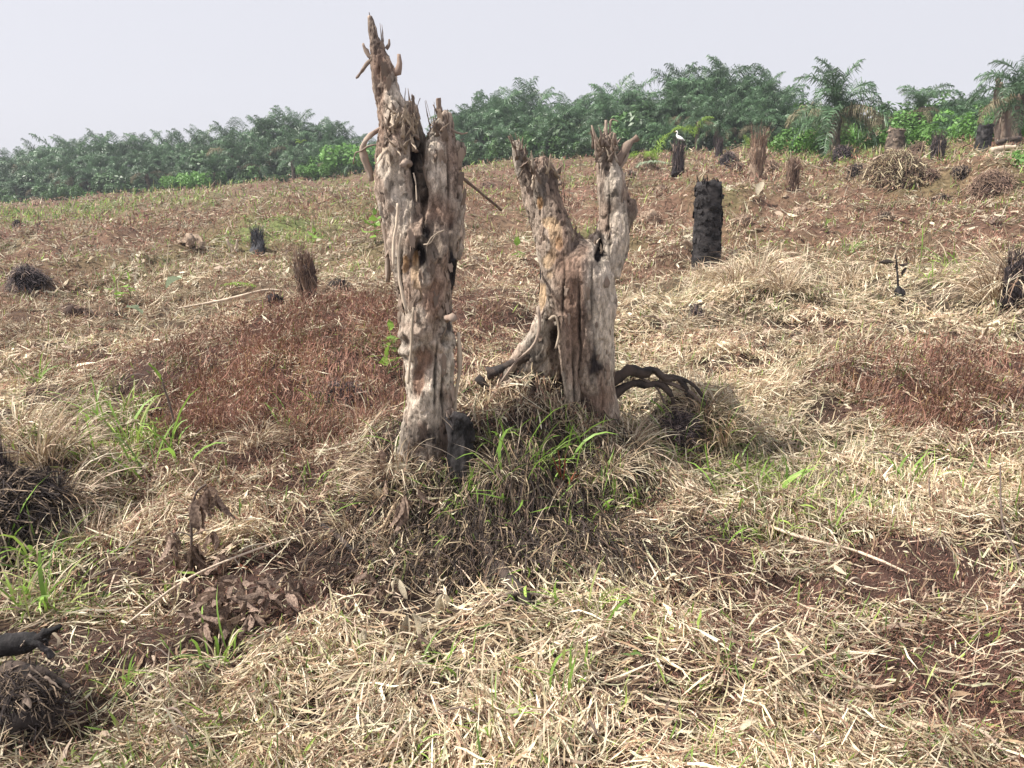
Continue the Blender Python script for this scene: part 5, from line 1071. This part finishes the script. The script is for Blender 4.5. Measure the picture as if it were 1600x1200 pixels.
# bushes
def bush_mesh(seed, n=1500, leaf=.085):
    r = np.random.default_rng(seed); lobes = [(r.normal(0, .45, 3) * [1, 1, .5] + [0, 0, .55], r.uniform(.35, .6)) for _ in range(6)]
    li = r.integers(0, 6, n); cen = np.array([l[0] for l in lobes])[li]; rad = np.array([l[1] for l in lobes])[li]
    d = r.normal(0, 1, (n, 3)); d /= np.linalg.norm(d, axis=1)[:, None]; C = cen + d * (rad * r.uniform(.6, 1.08, n))[:, None]; C[:, 2] = np.abs(C[:, 2])
    nn = d + r.normal(0, .5, (n, 3)) + [0, 0, .5]; nn /= np.linalg.norm(nn, axis=1)[:, None]
    a = np.cross(nn, r.normal(0, 1, (n, 3))); a /= np.linalg.norm(a, axis=1)[:, None]; b = np.cross(nn, a); sz = leaf * r.uniform(.5, 1.5, n)[:, None]
    V = np.stack([C - a * sz, C - b * sz * .5, C + a * sz - nn * sz * .4, C + b * sz * .5], 1).reshape(-1, 3)
    return mesh_np('foliage', V, np.arange(n * 4).reshape(-1, 4), None, False)
BU = [bush_mesh(600 + i) for i in range(5)]; BUM = {}
for mt in ('bushdark', 'bushmid', 'bushbright'):
    BUM[mt] = [m_.copy() for m_ in BU]
    for m_ in BUM[mt]: m_.materials.append(M[mt])
def bush(px, y, s, mt, label, group):
    t_ = (px - 800) / F / .98; x = t_ * y
    o = link('bush', BUM[mt][random.randrange(5)], None, None, (x, y, float(H(x, y)) - .15), (0, 0, random.uniform(0, 6)), (s * random.uniform(.9, 1.3), s, s * random.uniform(.8, 1.15)))
    return tag(o, label, 'bush', group)
rs = np.random.default_rng(8)
for row_i, (off, s0, s1, step) in enumerate([(5.5, 2.0, 2.8, 46), (3.0, 1.5, 2.2, 40), (.6, .7, 1.4, 26)]):
    for px in np.arange(-80, 1690, step):
        px = px + rs.normal(0, 8); y = edge_y(px) + off + rs.normal(0, .6); s = rs.uniform(s0, s1)
        if px > 1240:
            mt = 'bushbright' if rs.random() < .65 else 'bushmid'; s *= .85 if px < 1500 else .9
        elif 500 < px < 570 and row_i > 0: mt = 'bushbright'
        elif row_i == 2: mt = ['bushmid', 'bushdark', 'bushbright'][rs.choice(3, p=[.5, .35, .15])]
        else: mt = 'bushdark' if rs.random() < .7 else 'bushmid'
        s *= np.interp(px, [0, 400, 1000, 1600], [.8, .85, .95, .75])
        bush(px, y, s, mt, {'bushbright': 'bright green', 'bushmid': 'mid green', 'bushdark': 'dark green'}[mt] + (' tall bush ', ' bush ', ' low bush ')[row_i] + region(px), 'leafy bushes under the palms')
for px, row, s in [(1225, 232, .9), (1255, 228, 1.0), (1285, 230, .8), (1340, 225, .9), (1375, 222, .9), (1415, 214, 1.0), (1450, 212, .9), (1490, 214, 1.0), (1515, 214, .9), (1590, 250, .9), (1598, 262, .8)]:
    g = ground_at(px, row + 14); y = min(g[1] + 1.0, edge_y(px) + .5); bush(px, y, s, 'bushbright', 'knee high bright bush ' + region(px), 'low bright bushes along the clearing')
# dead fronds lying in the field
def lying(px, py, lpx, label, rz, tilt=(0, 0), mat=None, sc_=1.0, lift=.12):
    g = ground_at(px, py); s = lpx * g[1] / F / 3.0
    t = thing('fallen_frond', label, 'palm frond', (g[0], g[1], g[2] + lift), (tilt[0], tilt[1], rz), None, s)
    f = link('frond', FRY[0] if mat is None else FR[3][0], None, t, (0, 0, 0), (0, .0, 0), (1, 1, .45))
    if mat: f.material_slots[0].link = 'OBJECT'; f.material_slots[0].material = M[mat]
lying(215, 520, 80, 'dry palm frond with comb like leaflets lying in brown litter left of the curled sheath', 2.9)
lying(150, 545, 60, 'dry palm frond lying flat at the left below the other frond', .5)
lying(75, 470, 60, 'pale dry palm frond hanging beside the low dark shaggy stump at left', -.3)
lying(1040, 290, 60, 'reddish dry palm frond fan lying left of the bird stump', 2.6)
lying(1048, 262, 60, 'pale green palm frond leaning down to the left of the bird stump', 3.3, mat='palegreen')
lying(345, 470, 60, 'yellow green fern like frond on the left above the long dry stalk', .15, mat='yellowgreen', lift=.2)
lying(520, 430, 80, 'dry palm frond half buried in litter left of the tall stump', 3.4)
lying(1270, 320, 90, 'dry palm frond on the brown litter below the narrow shaggy stump', .4)
lying(1440, 330, 80, 'dry palm frond on the brown litter at the far right', 2.9)

# ------------------------------------------------------------------ hazy air
X0, X1, Y0, Y1, Z0, Z1 = -190, 190, -12, 130, -4, 20
V = np.array([(x, y, z) for x in (X0, X1) for y in (Y0, Y1) for z in (Z0, Z1)], float)
Fq = np.array([(0, 1, 3, 2), (4, 6, 7, 5), (0, 4, 5, 1), (2, 3, 7, 6), (0, 2, 6, 4), (1, 5, 7, 3)])
hm = bpy.data.materials.new('haze'); hm.use_nodes = True; n = hm.node_tree.nodes; n.remove(n['Principled BSDF'])
pv = n.new('ShaderNodeVolumePrincipled'); pv.inputs['Color'].default_value = (.86, .90, 1, 1); pv.inputs['Density'].default_value = 0.0010; pv.inputs['Anisotropy'].default_value = .2
hm.node_tree.links.new(pv.outputs[0], n['Material Output'].inputs['Volume'])
hz = link('haze', mesh_np('haze', V, Fq, None, False), hm); tag(hz, 'thin pale haze over the field and the wood', 'haze', kind='stuff')
